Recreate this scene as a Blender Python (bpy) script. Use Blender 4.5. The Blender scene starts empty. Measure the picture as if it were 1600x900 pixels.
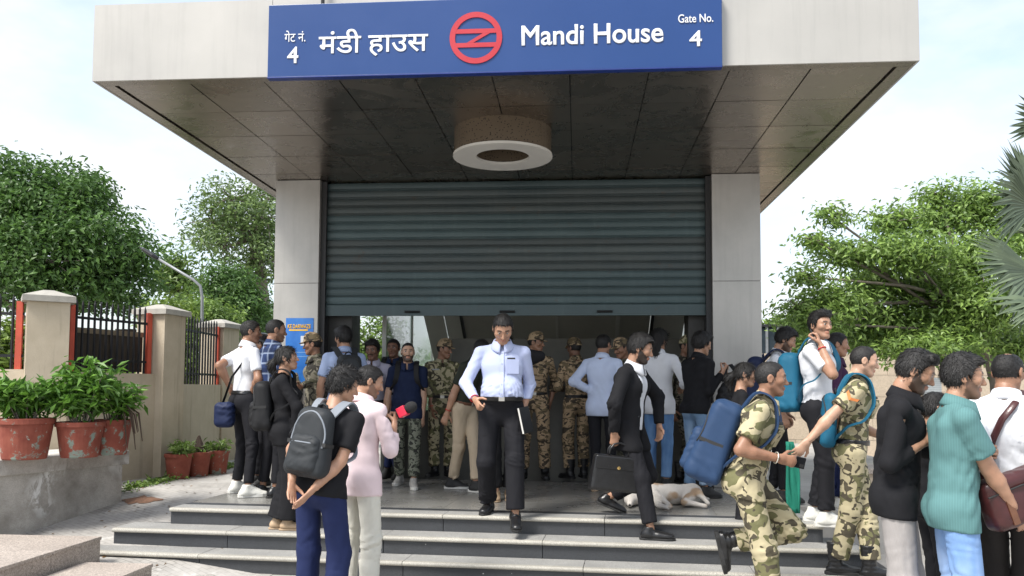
import bpy, bmesh, math, random
import numpy as np
from mathutils import Vector, Matrix
random.seed(7); np.random.seed(7)
scene = bpy.context.scene
col = scene.collection
R_ = math.radians

# ---------------------------------------------------------------- camera
F = 1300.0; CX, CY = 800.0, 533.0; HC = 1.536            # focal length and principal point in photo pixels, eye height
PITCH = math.atan(75 / 1300.0); YAW = math.atan(102 / 1300.0); ROLL = 0.005
def _axes():
    f = np.array([-math.sin(YAW) * math.cos(PITCH), math.cos(YAW) * math.cos(PITCH), math.sin(PITCH)])
    r = np.array([math.cos(YAW), math.sin(YAW), 0.0]); u = np.cross(r, f)
    return r * math.cos(ROLL) + u * math.sin(ROLL), u * math.cos(ROLL) - r * math.sin(ROLL), f
CR, CU, CD = _axes(); CAM = np.array([0, 0, HC])
cam_data = bpy.data.cameras.new('camera'); cam = bpy.data.objects.new('camera', cam_data); col.objects.link(cam)
cam_data.sensor_width = 36.0; cam_data.lens = F / 1600 * 36.0
cam_data.shift_y = (CY - 450.0) / 1600.0
cam_data.clip_start = 0.05; cam_data.clip_end = 2000
cam.matrix_world = Matrix(((CR[0], CU[0], -CD[0], 0), (CR[1], CU[1], -CD[1], 0), (CR[2], CU[2], -CD[2], HC), (0, 0, 0, 1)))
scene.camera = cam
def ray(x, y): return CR * ((x - CX) / F) - CU * ((y - CY) / F) + CD
def at_d(x, y, d): return CAM + ray(x, y) * d                               # a measured picture point at a known distance
def on_z(x, y, z): v = ray(x, y); return CAM + v * ((z - HC) / v[2])        # ... on a known level
def on_y(x, y, Y): v = ray(x, y); return CAM + v * (Y / v[1])               # ... on a known upright plane

# ---------------------------------------------------------------- sky, sun, exposure
SUN_DIR = Vector((-0.55, -0.62, 1.15)).normalized()
world = bpy.data.worlds.new('World'); scene.world = world; world.use_nodes = True
wn = world.node_tree.nodes; wl = world.node_tree.links; wn.clear()
sky = wn.new('ShaderNodeTexSky'); sky.sky_type = 'NISHITA'; sky.sun_disc = False
sky.sun_elevation = math.asin(SUN_DIR.z); sky.sun_rotation = math.atan2(SUN_DIR.x, SUN_DIR.y)
sky.air_density = 1.1; sky.dust_density = 2.5; sky.ozone_density = 1.5
tc = wn.new('ShaderNodeTexCoord'); mp = wn.new('ShaderNodeMapping'); mp.inputs['Scale'].default_value = (1.0, 1.0, 2.2)
mp.inputs['Location'].default_value = (0.35, 0.2, 0.1)
nz = wn.new('ShaderNodeTexNoise'); nz.inputs['Scale'].default_value = 2.6; nz.inputs['Detail'].default_value = 7; nz.inputs['Roughness'].default_value = 0.55
rp = wn.new('ShaderNodeValToRGB'); rp.color_ramp.elements[0].position = 0.38; rp.color_ramp.elements[1].position = 0.60
rp.color_ramp.elements[0].color = (0.34, 0.34, 0.34, 1); rp.color_ramp.elements[1].color = (1, 1, 1, 1)
mxs = wn.new('ShaderNodeMix'); mxs.data_type = 'RGBA'
mxs.inputs[7].default_value = (3.25, 3.42, 3.6, 1)                           # thin bright monsoon cloud
bg = wn.new('ShaderNodeBackground'); bg.inputs['Strength'].default_value = 0.15
wo = wn.new('ShaderNodeOutputWorld')
wl.new(tc.outputs['Generated'], mp.inputs['Vector']); wl.new(mp.outputs['Vector'], nz.inputs['Vector'])
wl.new(nz.outputs['Fac'], rp.inputs['Fac']); wl.new(rp.outputs['Color'], mxs.inputs[0])
wl.new(sky.outputs['Color'], mxs.inputs[6]); wl.new(mxs.outputs[2], bg.inputs['Color']); wl.new(bg.outputs['Background'], wo.inputs['Surface'])
sun_d = bpy.data.lights.new('sun', 'SUN'); sun_d.energy = 2.5; sun_d.angle = R_(18); sun_d.color = (1.0, 0.965, 0.91)
sun = bpy.data.objects.new('sun', sun_d); col.objects.link(sun)
sun.rotation_euler = (-SUN_DIR).to_track_quat('-Z', 'Y').to_euler(); sun.location = (0, 0, 30)
scene.view_settings.view_transform = 'Standard'; scene.view_settings.look = 'None'
scene.view_settings.gamma = 1.0; scene.view_settings.use_curve_mapping = False
scene.view_settings.exposure = 1.16
scene.render.engine = 'CYCLES'
scene.cycles.max_bounces = 6; scene.cycles.transparent_max_bounces = 12

# ---------------------------------------------------------------- materials
MATS = {}
def srgb(r, g, b):
    f = lambda c: (c / 255) / 12.92 if c <= 10.3 else ((c / 255 + 0.055) / 1.055) ** 2.4
    return (f(r), f(g), f(b))
class NT:
    def __init__(s, name):
        s.m = bpy.data.materials.new(name); s.m.use_nodes = True; s.t = s.m.node_tree; s.n = s.t.nodes; s.l = s.t.links
        s.n.clear(); s.out = s.n.new('ShaderNodeOutputMaterial'); s.b = s.n.new('ShaderNodeBsdfPrincipled')
        s.l.new(s.b.outputs[0], s.out.inputs[0]); s.tc = s.n.new('ShaderNodeTexCoord')
    def coord(s, scale=(1, 1, 1), loc=(0, 0, 0), rot=(0, 0, 0), space='Object'):
        m = s.n.new('ShaderNodeMapping'); m.inputs['Scale'].default_value = scale; m.inputs['Location'].default_value = loc
        m.inputs['Rotation'].default_value = rot
        s.l.new(s.tc.outputs[space], m.inputs['Vector']); return m.outputs[0]
    def noise(s, scale, detail=4, rough=0.55, vec=None, dist=0.0):
        n = s.n.new('ShaderNodeTexNoise'); n.inputs['Scale'].default_value = scale; n.inputs['Detail'].default_value = detail
        n.inputs['Roughness'].default_value = rough; n.inputs['Distortion'].default_value = dist
        s.l.new(vec if vec is not None else s.coord(), n.inputs['Vector']); return n.outputs['Fac']
    def vor(s, scale, vec=None, feature='F1', out='Distance'):
        n = s.n.new('ShaderNodeTexVoronoi'); n.inputs['Scale'].default_value = scale; n.feature = feature
        s.l.new(vec if vec is not None else s.coord(), n.inputs['Vector']); return n.outputs[out]
    def ramp(s, fac, stops, const=False):
        r = s.n.new('ShaderNodeValToRGB'); e = r.color_ramp.elements
        while len(e) < len(stops): e.new(0.5)
        for k, (p, c) in enumerate(stops):
            e[k].position = p; e[k].color = (c[0], c[1], c[2], 1) if hasattr(c, '__len__') else (c, c, c, 1)
        if const: r.color_ramp.interpolation = 'CONSTANT'
        s.l.new(fac, r.inputs[0]); return r.outputs[0]
    def mix(s, fac, a, b, mode='MIX'):
        m = s.n.new('ShaderNodeMix'); m.data_type = 'RGBA'; m.blend_type = mode
        for v, i in ((fac, 0), (a, 6), (b, 7)):
            if hasattr(v, 'is_linked') or isinstance(v, bpy.types.NodeSocket): s.l.new(v, m.inputs[i])
            elif i == 0: m.inputs[0].default_value = v
            else: m.inputs[i].default_value = (v[0], v[1], v[2], 1)
        return m.outputs[2]
    def math(s, op, a, b=0.0):
        m = s.n.new('ShaderNodeMath'); m.operation = op
        for v, i in ((a, 0), (b, 1)):
            if isinstance(v, bpy.types.NodeSocket): s.l.new(v, m.inputs[i])
            else: m.inputs[i].default_value = v
        return m.outputs[0]
    def attr(s, name):
        a = s.n.new('ShaderNodeAttribute'); a.attribute_name = name; return a.outputs['Fac']
    def objrand(s):
        return s.n.new('ShaderNodeObjectInfo').outputs['Random']
    def color(s, v):
        if isinstance(v, bpy.types.NodeSocket): s.l.new(v, s.b.inputs['Base Color'])
        else: s.b.inputs['Base Color'].default_value = (v[0], v[1], v[2], 1)
    def rough(s, v):
        if isinstance(v, bpy.types.NodeSocket): s.l.new(v, s.b.inputs['Roughness'])
        else: s.b.inputs['Roughness'].default_value = v
    def bump(s, h, strength=0.3, dist=0.01):
        b = s.n.new('ShaderNodeBump'); b.inputs['Strength'].default_value = strength; b.inputs['Distance'].default_value = dist
        s.l.new(h, b.inputs['Height']); s.l.new(b.outputs[0], s.b.inputs['Normal'])
    def set(s, **k):
        for a, v in k.items(): s.b.inputs[a.replace('_', ' ')].default_value = v
        return s
def mul(c, k): return tuple(min(1, x * k) for x in c)

def plain(name, c, rough=0.5, metal=0.0, var=0.12, scale=6, bump=0.0, bscale=60, streak=0.0):
    if name in MATS: return MATS[name]
    t = NT(name)
    k = t.noise(scale, 5, 0.6)
    cc = t.mix(t.ramp(k, [(0.3, 0), (0.7, 1)]), mul(c, 1 - var), mul(c, 1 + var))
    if streak:
        s = t.noise(9, 5, 0.65, t.coord((1.6, 1.6, 0.09)))
        cc = t.mix(t.math('MULTIPLY', t.ramp(s, [(0.5, 0), (0.72, 1)]), streak), cc, mul(c, 0.55))
    t.color(cc); t.rough(t.ramp(k, [(0.3, rough * 0.85), (0.7, min(1, rough * 1.15))])); t.set(Metallic=metal)
    if bump: t.bump(t.noise(bscale, 4), bump, 0.01)
    MATS[name] = t.m; return t.m
def granite(name, c, speck=0.5, rough=0.55, scale=160, dirt=0.0):
    t = NT(name); wc = t.coord()
    a = t.vor(scale, wc, out='Color'); g = t.n.new('ShaderNodeRGBToBW'); t.l.new(a, g.inputs[0])
    cc = t.mix(t.ramp(g.outputs[0], [(0.15, 0), (0.5, 0.5), (0.85, 1)]), mul(c, 1 - speck), mul(c, 1 + speck))
    big = t.noise(2.2, 6, 0.62, wc)
    cc = t.mix(t.math('MULTIPLY', t.ramp(big, [(0.35, 1), (0.65, 0)]), 0.35 + dirt), cc, mul(c, 0.62))
    t.color(t.mix(0.25, cc, t.ramp(t.objrand(), [(0, mul(c, 0.8)), (1, mul(c, 1.15))]))); t.rough(t.ramp(big, [(0.3, rough * 0.8), (0.7, min(1, rough * 1.2))]))
    sp = t.ramp(t.vor(5.5, wc), [(0.022, 1), (0.03, 0)]); base = t.b.inputs['Base Color'].links[0].from_socket; t.color(t.mix(t.math('MULTIPLY', sp, 0.8), base, (0.6, 0.6, 0.57)))
    t.bump(g.outputs[0], 0.08, 0.002)
    MATS[name] = t.m; return t.m

# ---------------------------------------------------------------- mesh helpers
class MB:
    def __init__(s): s.v = []; s.f = []
    def add(s, vs, fs):
        o = len(s.v); s.v += [tuple(map(float, q)) for q in vs]; s.f += [tuple(i + o for i in q) for q in fs]; return s
    def box(s, lo, hi, M=None):
        (a, b, c), (d, e, f) = lo, hi
        vs = [(a, b, c), (d, b, c), (d, e, c), (a, e, c), (a, b, f), (d, b, f), (d, e, f), (a, e, f)]
        if M is not None: vs = [tuple(M @ Vector(q)) for q in vs]
        return s.add(vs, [(0, 3, 2, 1), (4, 5, 6, 7), (0, 1, 5, 4), (1, 2, 6, 5), (2, 3, 7, 6), (3, 0, 4, 7)])
    def prism(s, poly, h0, h1, M=None):                 # polygon in xy, extruded in z
        n = len(poly); vs = [(x, y, h0) for x, y in poly] + [(x, y, h1) for x, y in poly]
        if M is not None: vs = [tuple(M @ Vector(q)) for q in vs]
        return s.add(vs, [tuple(range(n - 1, -1, -1)), tuple(range(n, 2 * n))] + [(i, (i + 1) % n, n + (i + 1) % n, n + i) for i in range(n)])
    def tube(s, pts, rad, n=8, cap=True, flat=None):
        pts = [Vector(p) for p in pts]; rad = rad if hasattr(rad, '__len__') else [rad] * len(pts)
        rings = []; up = None
        for i, p in enumerate(pts):
            t = (pts[min(i + 1, len(pts) - 1)] - pts[max(i - 1, 0)]).normalized()
            if up is None:
                up = Vector((0, 0, 1)) if abs(t.z) < 0.9 else Vector((0, 1, 0))
                if flat is not None: up = Vector(flat)
            a = t.cross(up)
            a = a.normalized() if a.length > 1e-6 else t.orthogonal().normalized()
            b = a.cross(t).normalized(); up = b
            r = rad[i]; rx, ry = r if hasattr(r, '__len__') else (r, r)
            rings.append([p + a * (rx * math.cos(2 * math.pi * k / n)) + b * (ry * math.sin(2 * math.pi * k / n)) for k in range(n)])
        vs = [q for r in rings for q in r]; fs = []
        for i in range(len(pts) - 1):
            for k in range(n): fs.append((i * n + k, i * n + (k + 1) % n, (i + 1) * n + (k + 1) % n, (i + 1) * n + k))
        if cap: fs += [tuple(range(n - 1, -1, -1)), tuple(range((len(pts) - 1) * n, len(pts) * n))]
        return s.add(vs, fs)
    def lathe(s, prof, n=32, M=None, closed=False):      # (r, z) profile
        vs = []
        for k in range(n):
            a = 2 * math.pi * k / n
            vs += [(r * math.cos(a), r * math.sin(a), z) for r, z in prof]
        m = len(prof); fs = []
        for k in range(n):
            for j in range(m if closed else m - 1):
                a, b = k * m + j, k * m + (j + 1) % m; c, d = ((k + 1) % n) * m + (j + 1) % m, ((k + 1) % n) * m + j
                fs.append((a, d, c, b))
        if M is not None: vs = [tuple(M @ Vector(q)) for q in vs]
        return s.add(vs, fs)
    def build(s, name, m, parent=None, smooth=False, bevel=0.0, loc=None):
        me = bpy.data.meshes.new(name); me.from_pydata(s.v, [], s.f); me.update()
        if smooth: me.shade_smooth()
        if m is not None: me.materials.append(m)
        o = bpy.data.objects.new(name, me); col.objects.link(o)
        if loc is not None: o.location = loc
        if parent is not None: o.parent = parent
        if bevel:
            b = o.modifiers.new('bevel', 'BEVEL'); b.width = bevel; b.segments = 2; b.limit_method = 'ANGLE'
        return o
def link_mesh(name, me, parent=None, loc=(0, 0, 0), rot=(0, 0, 0), scale=(1, 1, 1)):
    o = bpy.data.objects.new(name, me); col.objects.link(o); o.parent = parent
    o.location = loc; o.rotation_euler = rot; o.scale = scale; return o
def tag(o, label=None, cat=None, group=None, kind=None):
    if label: o['label'] = label
    if cat: o['category'] = cat
    if group: o['group'] = group
    if kind: o['kind'] = kind
    return o
def empty(name, loc=(0, 0, 0), rz=0.0):
    o = bpy.data.objects.new(name, None); col.objects.link(o); o.location = loc; o.rotation_euler = (0, 0, rz); o.empty_display_size = 0.2; return o
def arc(a, b, n, f): return [f(a + (b - a) * i / (n - 1)) for i in range(n)]
# ================================================================ SETTING
LZ = 0.44; RI = LZ / 3                                                       # landing level, riser
G_STEP = granite('step_granite', (0.32, 0.315, 0.30), 0.42, 0.6, 190, 0.25)
G_NOSE = granite('nosing_granite', (0.40, 0.38, 0.33), 0.42, 0.65, 190, 0.25)
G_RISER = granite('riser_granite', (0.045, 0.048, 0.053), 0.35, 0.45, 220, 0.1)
G_FLOOR = granite('landing_granite', (0.22, 0.215, 0.20), 0.35, 0.28, 200)
G_PINK = granite('pink_granite', (0.40, 0.345, 0.30), 0.5, 0.6, 120)
G_LEDGE = granite('ledge_granite', (0.34, 0.32, 0.29), 0.35, 0.75, 140, 0.2)

# ground sheet to the horizon
t = NT('ground_concrete'); w = t.coord()
t.color(t.mix(t.ramp(t.noise(1.3, 7, 0.65, w), [(0.35, 0), (0.65, 1)]), (0.30, 0.285, 0.26), (0.42, 0.40, 0.37))); t.rough(0.85)
t.bump(t.noise(90, 4, 0.6, w), 0.15, 0.006); GROUND = t.m
o = MB().add([(-300, -100, 0), (300, -100, 0), (300, 700, 0), (-300, 700, 0)], [(0, 1, 2, 3)]).build('ground', GROUND); tag(o, kind='structure')

# sloping block-paved path left of the steps, rising to the landing level
t = NT('path_paving'); w = t.coord((1, 1, 1), rot=(0, 0, 0.5))
bk = t.n.new('ShaderNodeTexBrick'); bk.inputs['Scale'].default_value = 5; bk.inputs['Mortar Size'].default_value = 0.018
bk.inputs['Color1'].default_value = (0.36, 0.34, 0.31, 1); bk.inputs['Color2'].default_value = (0.28, 0.265, 0.245, 1); bk.inputs['Mortar'].default_value = (0.17, 0.16, 0.145, 1)
t.l.new(w, bk.inputs['Vector'])
cc = t.mix(t.ramp(t.noise(1.7, 7, 0.7, t.coord((1, 1, 1))), [(0.38, 0), (0.7, 1)]), bk.outputs['Color'], (0.47, 0.45, 0.42))
sp = t.ramp(t.noise(5, 6, 0.7), [(0.60, 0), (0.68, 1)])
t.color(t.mix(t.math('MULTIPLY', sp, 0.55), cc, (0.62, 0.61, 0.58))); t.rough(0.85); t.bump(bk.outputs['Fac'], -0.25, 0.006); PATHM = t.m
def ramp_z(y): return max(0.004, min(LZ - 0.006, 0.004 + (y - 6.3) * 0.172))
ys = [4.0, 6.3, 6.9, 7.5, 8.1, 8.83, 12, 18]
m = MB(); m.add([(x, y, ramp_z(y) if x < -3 else (0.004 if y < 7 else min(0.12, ramp_z(y)))) for y in ys for x in (-9.5, -3.35, -2.5)], [(3 * i + q, 3 * i + q + 1, 3 * i + q + 4, 3 * i + q + 3) for i in range(len(ys) - 1) for q in (0, 1)])
tag(m.build('path', PATHM), kind='structure')

# steps: three treads, laid slab by slab in a frame turned a few degrees from the building
SO = Vector((-3.71, 7.415, 0)); su = Vector((5.72, -0.355, 0)).normalized(); sv = Vector((su.y, -su.x, 0))
def S(u, v, z): return SO + su * u + sv * v + Vector((0, 0, z))
SM = Matrix(((su.x, sv.x, 0, SO.x), (su.y, sv.y, 0, SO.y), (0, 0, 1, 0), (0, 0, 0, 1)))
steps = empty('entrance_steps', (-0.8, 7.2, 0)); tag(steps, 'dark granite entrance steps with pale worn nosings below the shuttered gate', 'steps')
def prt(o, p):
    o.parent = p; o.matrix_parent_inverse = Matrix.Translation(-Vector(p.location)); return o
TR = 0.285
joints = [(-0.0, 5.73, [1.05, 2.55, 3.95]), (-0.37, 5.98, [0.70, 2.1, 3.45, 4.9]), (-0.95, 6.25, [0.6, 2.35, 3.8, 5.1])]
def noseprof(v0, v1, z):      # slab with a rounded front edge
    th = 0.036; pts = [(v0, z - th), (v0, z)]
    pts += [(v1 - 0.018 + 0.018 * math.sin(a), z - 0.018 + 0.018 * math.cos(a)) for a in arc(0, math.pi, 7, lambda q: q)]
    return pts
def slab(u0, u1, v0, v1, z, mt):
    pr = noseprof(v0, v1, z); n = len(pr)
    vs = [S(u0, a, b) for a, b in pr] + [S(u1, a, b) for a, b in pr]
    mm = MB(); mm.add(vs, [tuple(range(n)), tuple(range(2 * n - 1, n - 1, -1))] + [(i, n + i, n + (i + 1) % n, (i + 1) % n) for i in range(n)])
    return mm
for k, (u0, u1, js) in enumerate(joints):
    z = LZ - k * RI; v1 = k * TR + 0.02; cuts = [u0] + js + [u1]
    for a, b in zip(cuts[:-1], cuts[1:]):
        prt(slab(a + 0.0025, b - 0.0025, v1 - 0.055, v1, z + random.uniform(-0.001, 0.001), 0).build('nosing', G_NOSE), steps)
        back = v1 - 0.0575
        fr = back - (0.20 if k == 0 else TR + 0.02)
        mm = MB().box((a + 0.0025, fr, z - 0.036), (b - 0.0025, back, z + random.uniform(-0.0015, 0.0005)), SM); prt(mm.build('tread', G_STEP), steps)
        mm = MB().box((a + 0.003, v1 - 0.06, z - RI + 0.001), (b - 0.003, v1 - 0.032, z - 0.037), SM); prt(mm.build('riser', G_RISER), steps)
    mm = MB().box((u0 + 0.004, -0.6 if k == 0 else (k - 1) * TR - 0.05, z - RI), (u0 + 0.03, v1 - 0.062, z - 0.038), SM); prt(mm.build('end_riser', G_RISER), steps)
    mm = MB().box((u1 - 0.03, -0.6 if k == 0 else (k - 1) * TR - 0.05, z - RI), (u1 - 0.004, v1 - 0.062, z - 0.038), SM); prt(mm.build('end_riser', G_RISER), steps)
# inner core under the treads
mm = MB()
for k, (u0, u1, js) in enumerate(joints):
    mm.box((u0 + 0.035, -0.5, LZ - (k + 1) * RI + 0.0), (u1 - 0.035, k * TR - 0.045, LZ - k * RI - 0.04), SM)
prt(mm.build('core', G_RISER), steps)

# landing: polished slabs, one dark strip behind the nosings
landing = MB().add([(-3.72, 7.0, LZ - 0.05), (2.1, 6.9, LZ - 0.05), (2.1, 10.3, LZ - 0.05), (-3.72, 10.3, LZ - 0.05)], [(0, 1, 2, 3)])
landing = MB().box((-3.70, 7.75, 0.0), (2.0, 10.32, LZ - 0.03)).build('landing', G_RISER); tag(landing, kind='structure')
for a, b in zip([0, 1.4, 2.9, 4.3], [1.4, 2.9, 4.3, 5.73]):
    mm = MB().box((a + 0.002, -0.36, LZ - 0.036), (b - 0.002, -0.237, LZ - 0.001), SM); o = mm.build('dark_strip', G_RISER, landing)
gx = [0.0, 0.82, 1.64, 2.46, 3.28, 4.1, 4.92, 5.73]
gv = [-0.362, -0.96, -1.56, -2.16, -2.80]
for i in range(7):
    for j in range(4):
        mm = MB().box((gx[i] + 0.0015, gv[j + 1] + 0.0015, LZ - 0.03), (gx[i + 1] - 0.0015, gv[j] - 0.0015, LZ - 0.002 + random.uniform(-0.0006, 0.0006)), SM)
        mm.build('floor_slab', G_FLOOR, landing)
# raised outdoor terrace right of the landing (people stand there)
o = MB().box((2.02, 8.2, 0), (5.0, 18, LZ - 0.012)).build('terrace', GROUND); tag(o, kind='structure')

# ------------------------------------------------ entrance building
bld = empty('metro_entrance', (-0.77, 9.6, LZ)); tag(bld, 'metro station entrance with flat metal canopy on two clad pillars and rolling shutter', 'building')
FASC = plain('fascia_metal', (0.41, 0.395, 0.365), 0.42, 0.15, 0.05, 1.6, 0.04, 30, 0.18)
PILM = plain('pillar_cladding', (0.42, 0.405, 0.38), 0.36, 0.35, 0.10, 2.2, 0.04, 25, 0.22)
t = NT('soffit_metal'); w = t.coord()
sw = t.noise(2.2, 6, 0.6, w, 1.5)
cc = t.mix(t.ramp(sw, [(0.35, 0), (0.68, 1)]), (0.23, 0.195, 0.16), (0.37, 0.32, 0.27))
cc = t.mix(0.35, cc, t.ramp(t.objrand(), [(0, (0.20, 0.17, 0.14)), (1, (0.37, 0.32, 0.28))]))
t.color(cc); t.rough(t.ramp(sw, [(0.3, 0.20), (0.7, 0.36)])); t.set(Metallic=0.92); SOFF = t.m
DARK = plain('dark_steel', (0.030, 0.030, 0.032), 0.5, 0.3, 0.2)
CX0, CX1, CY0, CY1, SZ = -3.92, 2.56, 6.32, 12.2, 4.012
# canopy core + fascia panels
prt(MB().box((CX0 + 0.02, CY0 + 0.02, SZ + 0.03), (CX1 - 0.02, CY1, 4.60)).build('canopy_core', DARK), bld)
xs = [CX0, -2.43, -0.7, 1.09, CX1]
for a, b in zip(xs[:-1], xs[1:]):
    prt(MB().box((a + 0.002, CY0, SZ - 0.003), (b - 0.002, CY0 + 0.018, 4.64)).build('fascia_panel', FASC), bld)
for a, b in zip([CY0 + 0.02, 8.2, 10.2], [8.2, 10.2, CY1]):
    for x in (CX0, CX1 - 0.018):
        prt(MB().box((x, a + 0.002, SZ - 0.003), (x + 0.018, b - 0.002, 4.64)).build('fascia_panel', FASC), bld)
prt(MB().box((CX0 + 0.02, CY0 + 0.02, 4.60), (CX1 - 0.02, CY1, 4.63)).build('roof_deck', FASC), bld)
# soffit: edge trim and panels with open joints
for (a, b, c, d) in ((CX0 + 0.019, CY0 + 0.019, CX1 - 0.019, CY0 + 0.12), (CX0 + 0.019, CY0 + 0.123, CX0 + 0.12, CY1), (CX1 - 0.12, CY0 + 0.123, CX1 - 0.019, CY1)):
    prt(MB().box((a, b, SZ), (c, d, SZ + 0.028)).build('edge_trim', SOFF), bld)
px = np.linspace(CX0 + 0.135, CX1 - 0.135, 11); py = np.linspace(CY0 + 0.135, CY1, 9)
for i in range(10):
    for j in range(8):
        zz = SZ + 0.012 + random.uniform(-0.0015, 0.0015)
        tl = random.uniform(-0.0012, 0.0012)
        a, b, c, d = px[i] + 0.005, py[j] + 0.005, px[i + 1] - 0.005, py[j + 1] - 0.005
        mm = MB().add([(a, b, zz - tl), (c, b, zz), (c, d, zz + tl), (a, d, zz), (a, b, zz + 0.016), (c, b, zz + 0.016), (c, d, zz + 0.016), (a, d, zz + 0.016)],
                      [(0, 3, 2, 1), (4, 5, 6, 7), (0, 1, 5, 4), (1, 2, 6, 5), (2, 3, 7, 6), (3, 0, 4, 7)])
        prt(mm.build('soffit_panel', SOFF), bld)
# pillars: core and cladding panels with horizontal joints
for (x0, x1) in ((-3.598, -3.062), (1.543, 2.085)):
    prt(MB().box((x0 + 0.012, 9.612, LZ - 0.02), (x1 - 0.012, 10.2, SZ + 0.01)).build('pillar_core', DARK), bld)
    zc = [LZ, 1.62, 2.78, SZ + 0.008]
    for a, b in zip(zc[:-1], zc[1:]):
        prt(MB().box((x0, 9.6, a + 0.003), (x1, 9.611, b - 0.003)).build('cladding_panel', PILM), bld)
        for x in (x0, x1 - 0.011):
            prt(MB().box((x, 9.6115, a + 0.003), (x + 0.011, 10.2, b - 0.003)).build('cladding_panel', PILM), bld)
# shutter: guide rails, hood, slats, bottom bar
SY = 9.74
for x in (-3.058, 1.478):
    prt(MB().box((x, 9.66, LZ), (x + 0.062, 9.70, SZ)).box((x, 9.78, LZ), (x + 0.062, 9.82, SZ)).box((x + (0 if x < 0 else 0.042), 9.7005, LZ), (x + (0.02 if x < 0 else 0.062), 9.7795, SZ)).build('guide_rail', DARK), bld)
def shutmat(name, c1, c2, rust):
    t = NT(name); w = t.coord()
    k = t.noise(1.4, 6, 0.65, t.coord((1, 1, 3)))
    cc = t.mix(t.ramp(k, [(0.35, 0), (0.65, 1)]), c1, c2)
    st = t.noise(14, 4, 0.6, t.coord((1, 1, 0.12)))
    cc = t.mix(t.math('MULTIPLY', t.ramp(st, [(0.55, 0), (0.75, 1)]), 0.35), cc, mul(c2, 1.4))
    rs = t.ramp(t.noise(5, 7, 0.7, w), [(0.62, 0), (0.70, 1)])
    cc = t.mix(t.math('MULTIPLY', rs, rust), cc, (0.10, 0.055, 0.03))
    ox = t.ramp(t.objrand(), [(0, 0.68), (1, 1.0)]); cc = t.mix(1.0, cc, ox, 'MULTIPLY')
    t.color(cc); t.rough(t.ramp(k, [(0.3, 0.36), (0.7, 0.55)])); t.set(Metallic=0.1); t.bump(t.noise(3, 3, 0.5, t.coord((1, 1, 0.5))), 0.12, 0.03)
    return t.m
SH1 = shutmat('shutter_teal', (0.048, 0.082, 0.090), (0.076, 0.115, 0.122), 0.35)
SH2 = shutmat('shutter_worn', (0.052, 0.074, 0.080), (0.080, 0.098, 0.098), 0.5)
shutter = empty('rolling_shutter', (-0.77, SY, 2.4)); tag(shutter, 'half lowered teal rolling shutter with worn rusty slats between the pillars', 'shutter')
def extr(prof, x0, x1, name, mt, par):
    n = len(prof); mm = MB()
    mm.add([(x0, a, b) for a, b in prof] + [(x1, a, b) for a, b in prof], [tuple(range(n - 1, -1, -1)), tuple(range(n, 2 * n))] + [(i, (i + 1) % n, n + (i + 1) % n, n + i) for i in range(n)])
    return prt(mm.build(name, mt), par)
z = 2.54; k = 0
while z < SZ - 0.06:
    h = 0.0985
    pr = [(SY + 0.016, z + h - 0.012), (SY + 0.016, z - 0.016), (SY + 0.010, z - 0.016), (SY + 0.010, z)]                     # back, then a shallow bulge with a rolled lip
    pr += [(SY - 0.010, z), (SY - 0.015, z + 0.006), (SY - 0.012, z + 0.013), (SY - 0.002, z + 0.016), (SY - 0.002, z + 0.020), (SY - 0.006, z + 0.040), (SY - 0.007, z + 0.060), (SY - 0.004, z + 0.080), (SY + 0.002, z + h - 0.010)]
    jy = random.uniform(-0.0015, 0.0015); pr = [(a + jy, b) for a, b in pr[::-1]]
    extr(pr, -3.02, 1.50, 'slat', SH2 if k in (4, 5, 6, 7, 11, 12, 13) else SH1, shutter); z += h; k += 1
bar = [(SY - 0.02, 2.40), (SY + 0.02, 2.40), (SY + 0.02, 2.536), (SY - 0.012, 2.536), (SY - 0.02, 2.525)]
extr(bar[::-1], -3.03, 1.505, 'bottom_bar', SH1, shutter)
for x in (-1.95, -0.82, 0.32):
    prt(MB().tube([(x - 0.09, SY - 0.03, 2.445), (x + 0.09, SY - 0.03, 2.445)], [(0.022, 0.014)] * 2, 8).build('handle', DARK), shutter)
# inner jambs, sloped stair roof, glazing
JM = plain('jamb_dark', (0.045, 0.043, 0.04), 0.6, 0.1)
for a, b in ((-3.06, -2.72), (1.30, 1.54)):
    prt(MB().box((a, 9.86, LZ - 0.02), (b, 10.25, 3.9)).build('inner_jamb', JM), bld)
INT = plain('stair_ceiling', (0.50, 0.49, 0.43), 0.55, 0.1, 0.12, 1.2)
CLAD = plain('inner_cladding', (0.62, 0.615, 0.56), 0.45, 0.1, 0.06, 2)
def sloped(x0, x1, y0, z0, y1, z1, th):
    return MB().add([(x0, y0, z0), (x1, y0, z0), (x1, y1, z1), (x0, y1, z1), (x0, y0, z0 + th), (x1, y0, z0 + th), (x1, y1, z1 + th), (x0, y1, z1 + th)],
                    [(0, 1, 2, 3), (7, 6, 5, 4), (0, 4, 5, 1), (1, 5, 6, 2), (2, 6, 7, 3), (3, 7, 4, 0)])
ZA, ZB, YA, YB = 3.35, -2.6, 10.5, 19.5
for x0, x1 in ((-1.62, -0.30), (-0.29, 0.55), (0.56, 1.02)):
    prt(sloped(x0, x1, YA, ZA, YB, ZB, 0.05).build('ceiling_panel', INT), bld)
prt(sloped(-1.66, -1.625, YA, ZA - 0.05, YB, ZB - 0.05, 0.12).build('roof_frame', DARK), bld)
prt(sloped(-0.305, -0.27, YA, ZA - 0.04, YB, ZB - 0.04, 0.03).build('roof_rib', CLAD), bld)
prt(sloped(0.54, 0.60, YA, ZA - 0.04, YB, ZB - 0.04, 0.03).build('roof_rib', CLAD), bld)
prt(sloped(-2.18, -1.90, YA, ZA, YB, ZB, 0.06).build('sloped_cladding', CLAD), bld)
prt(sloped(-1.885, -1.665, YA, ZA, YB, ZB, 0.06).build('sloped_cladding', CLAD), bld)
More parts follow.
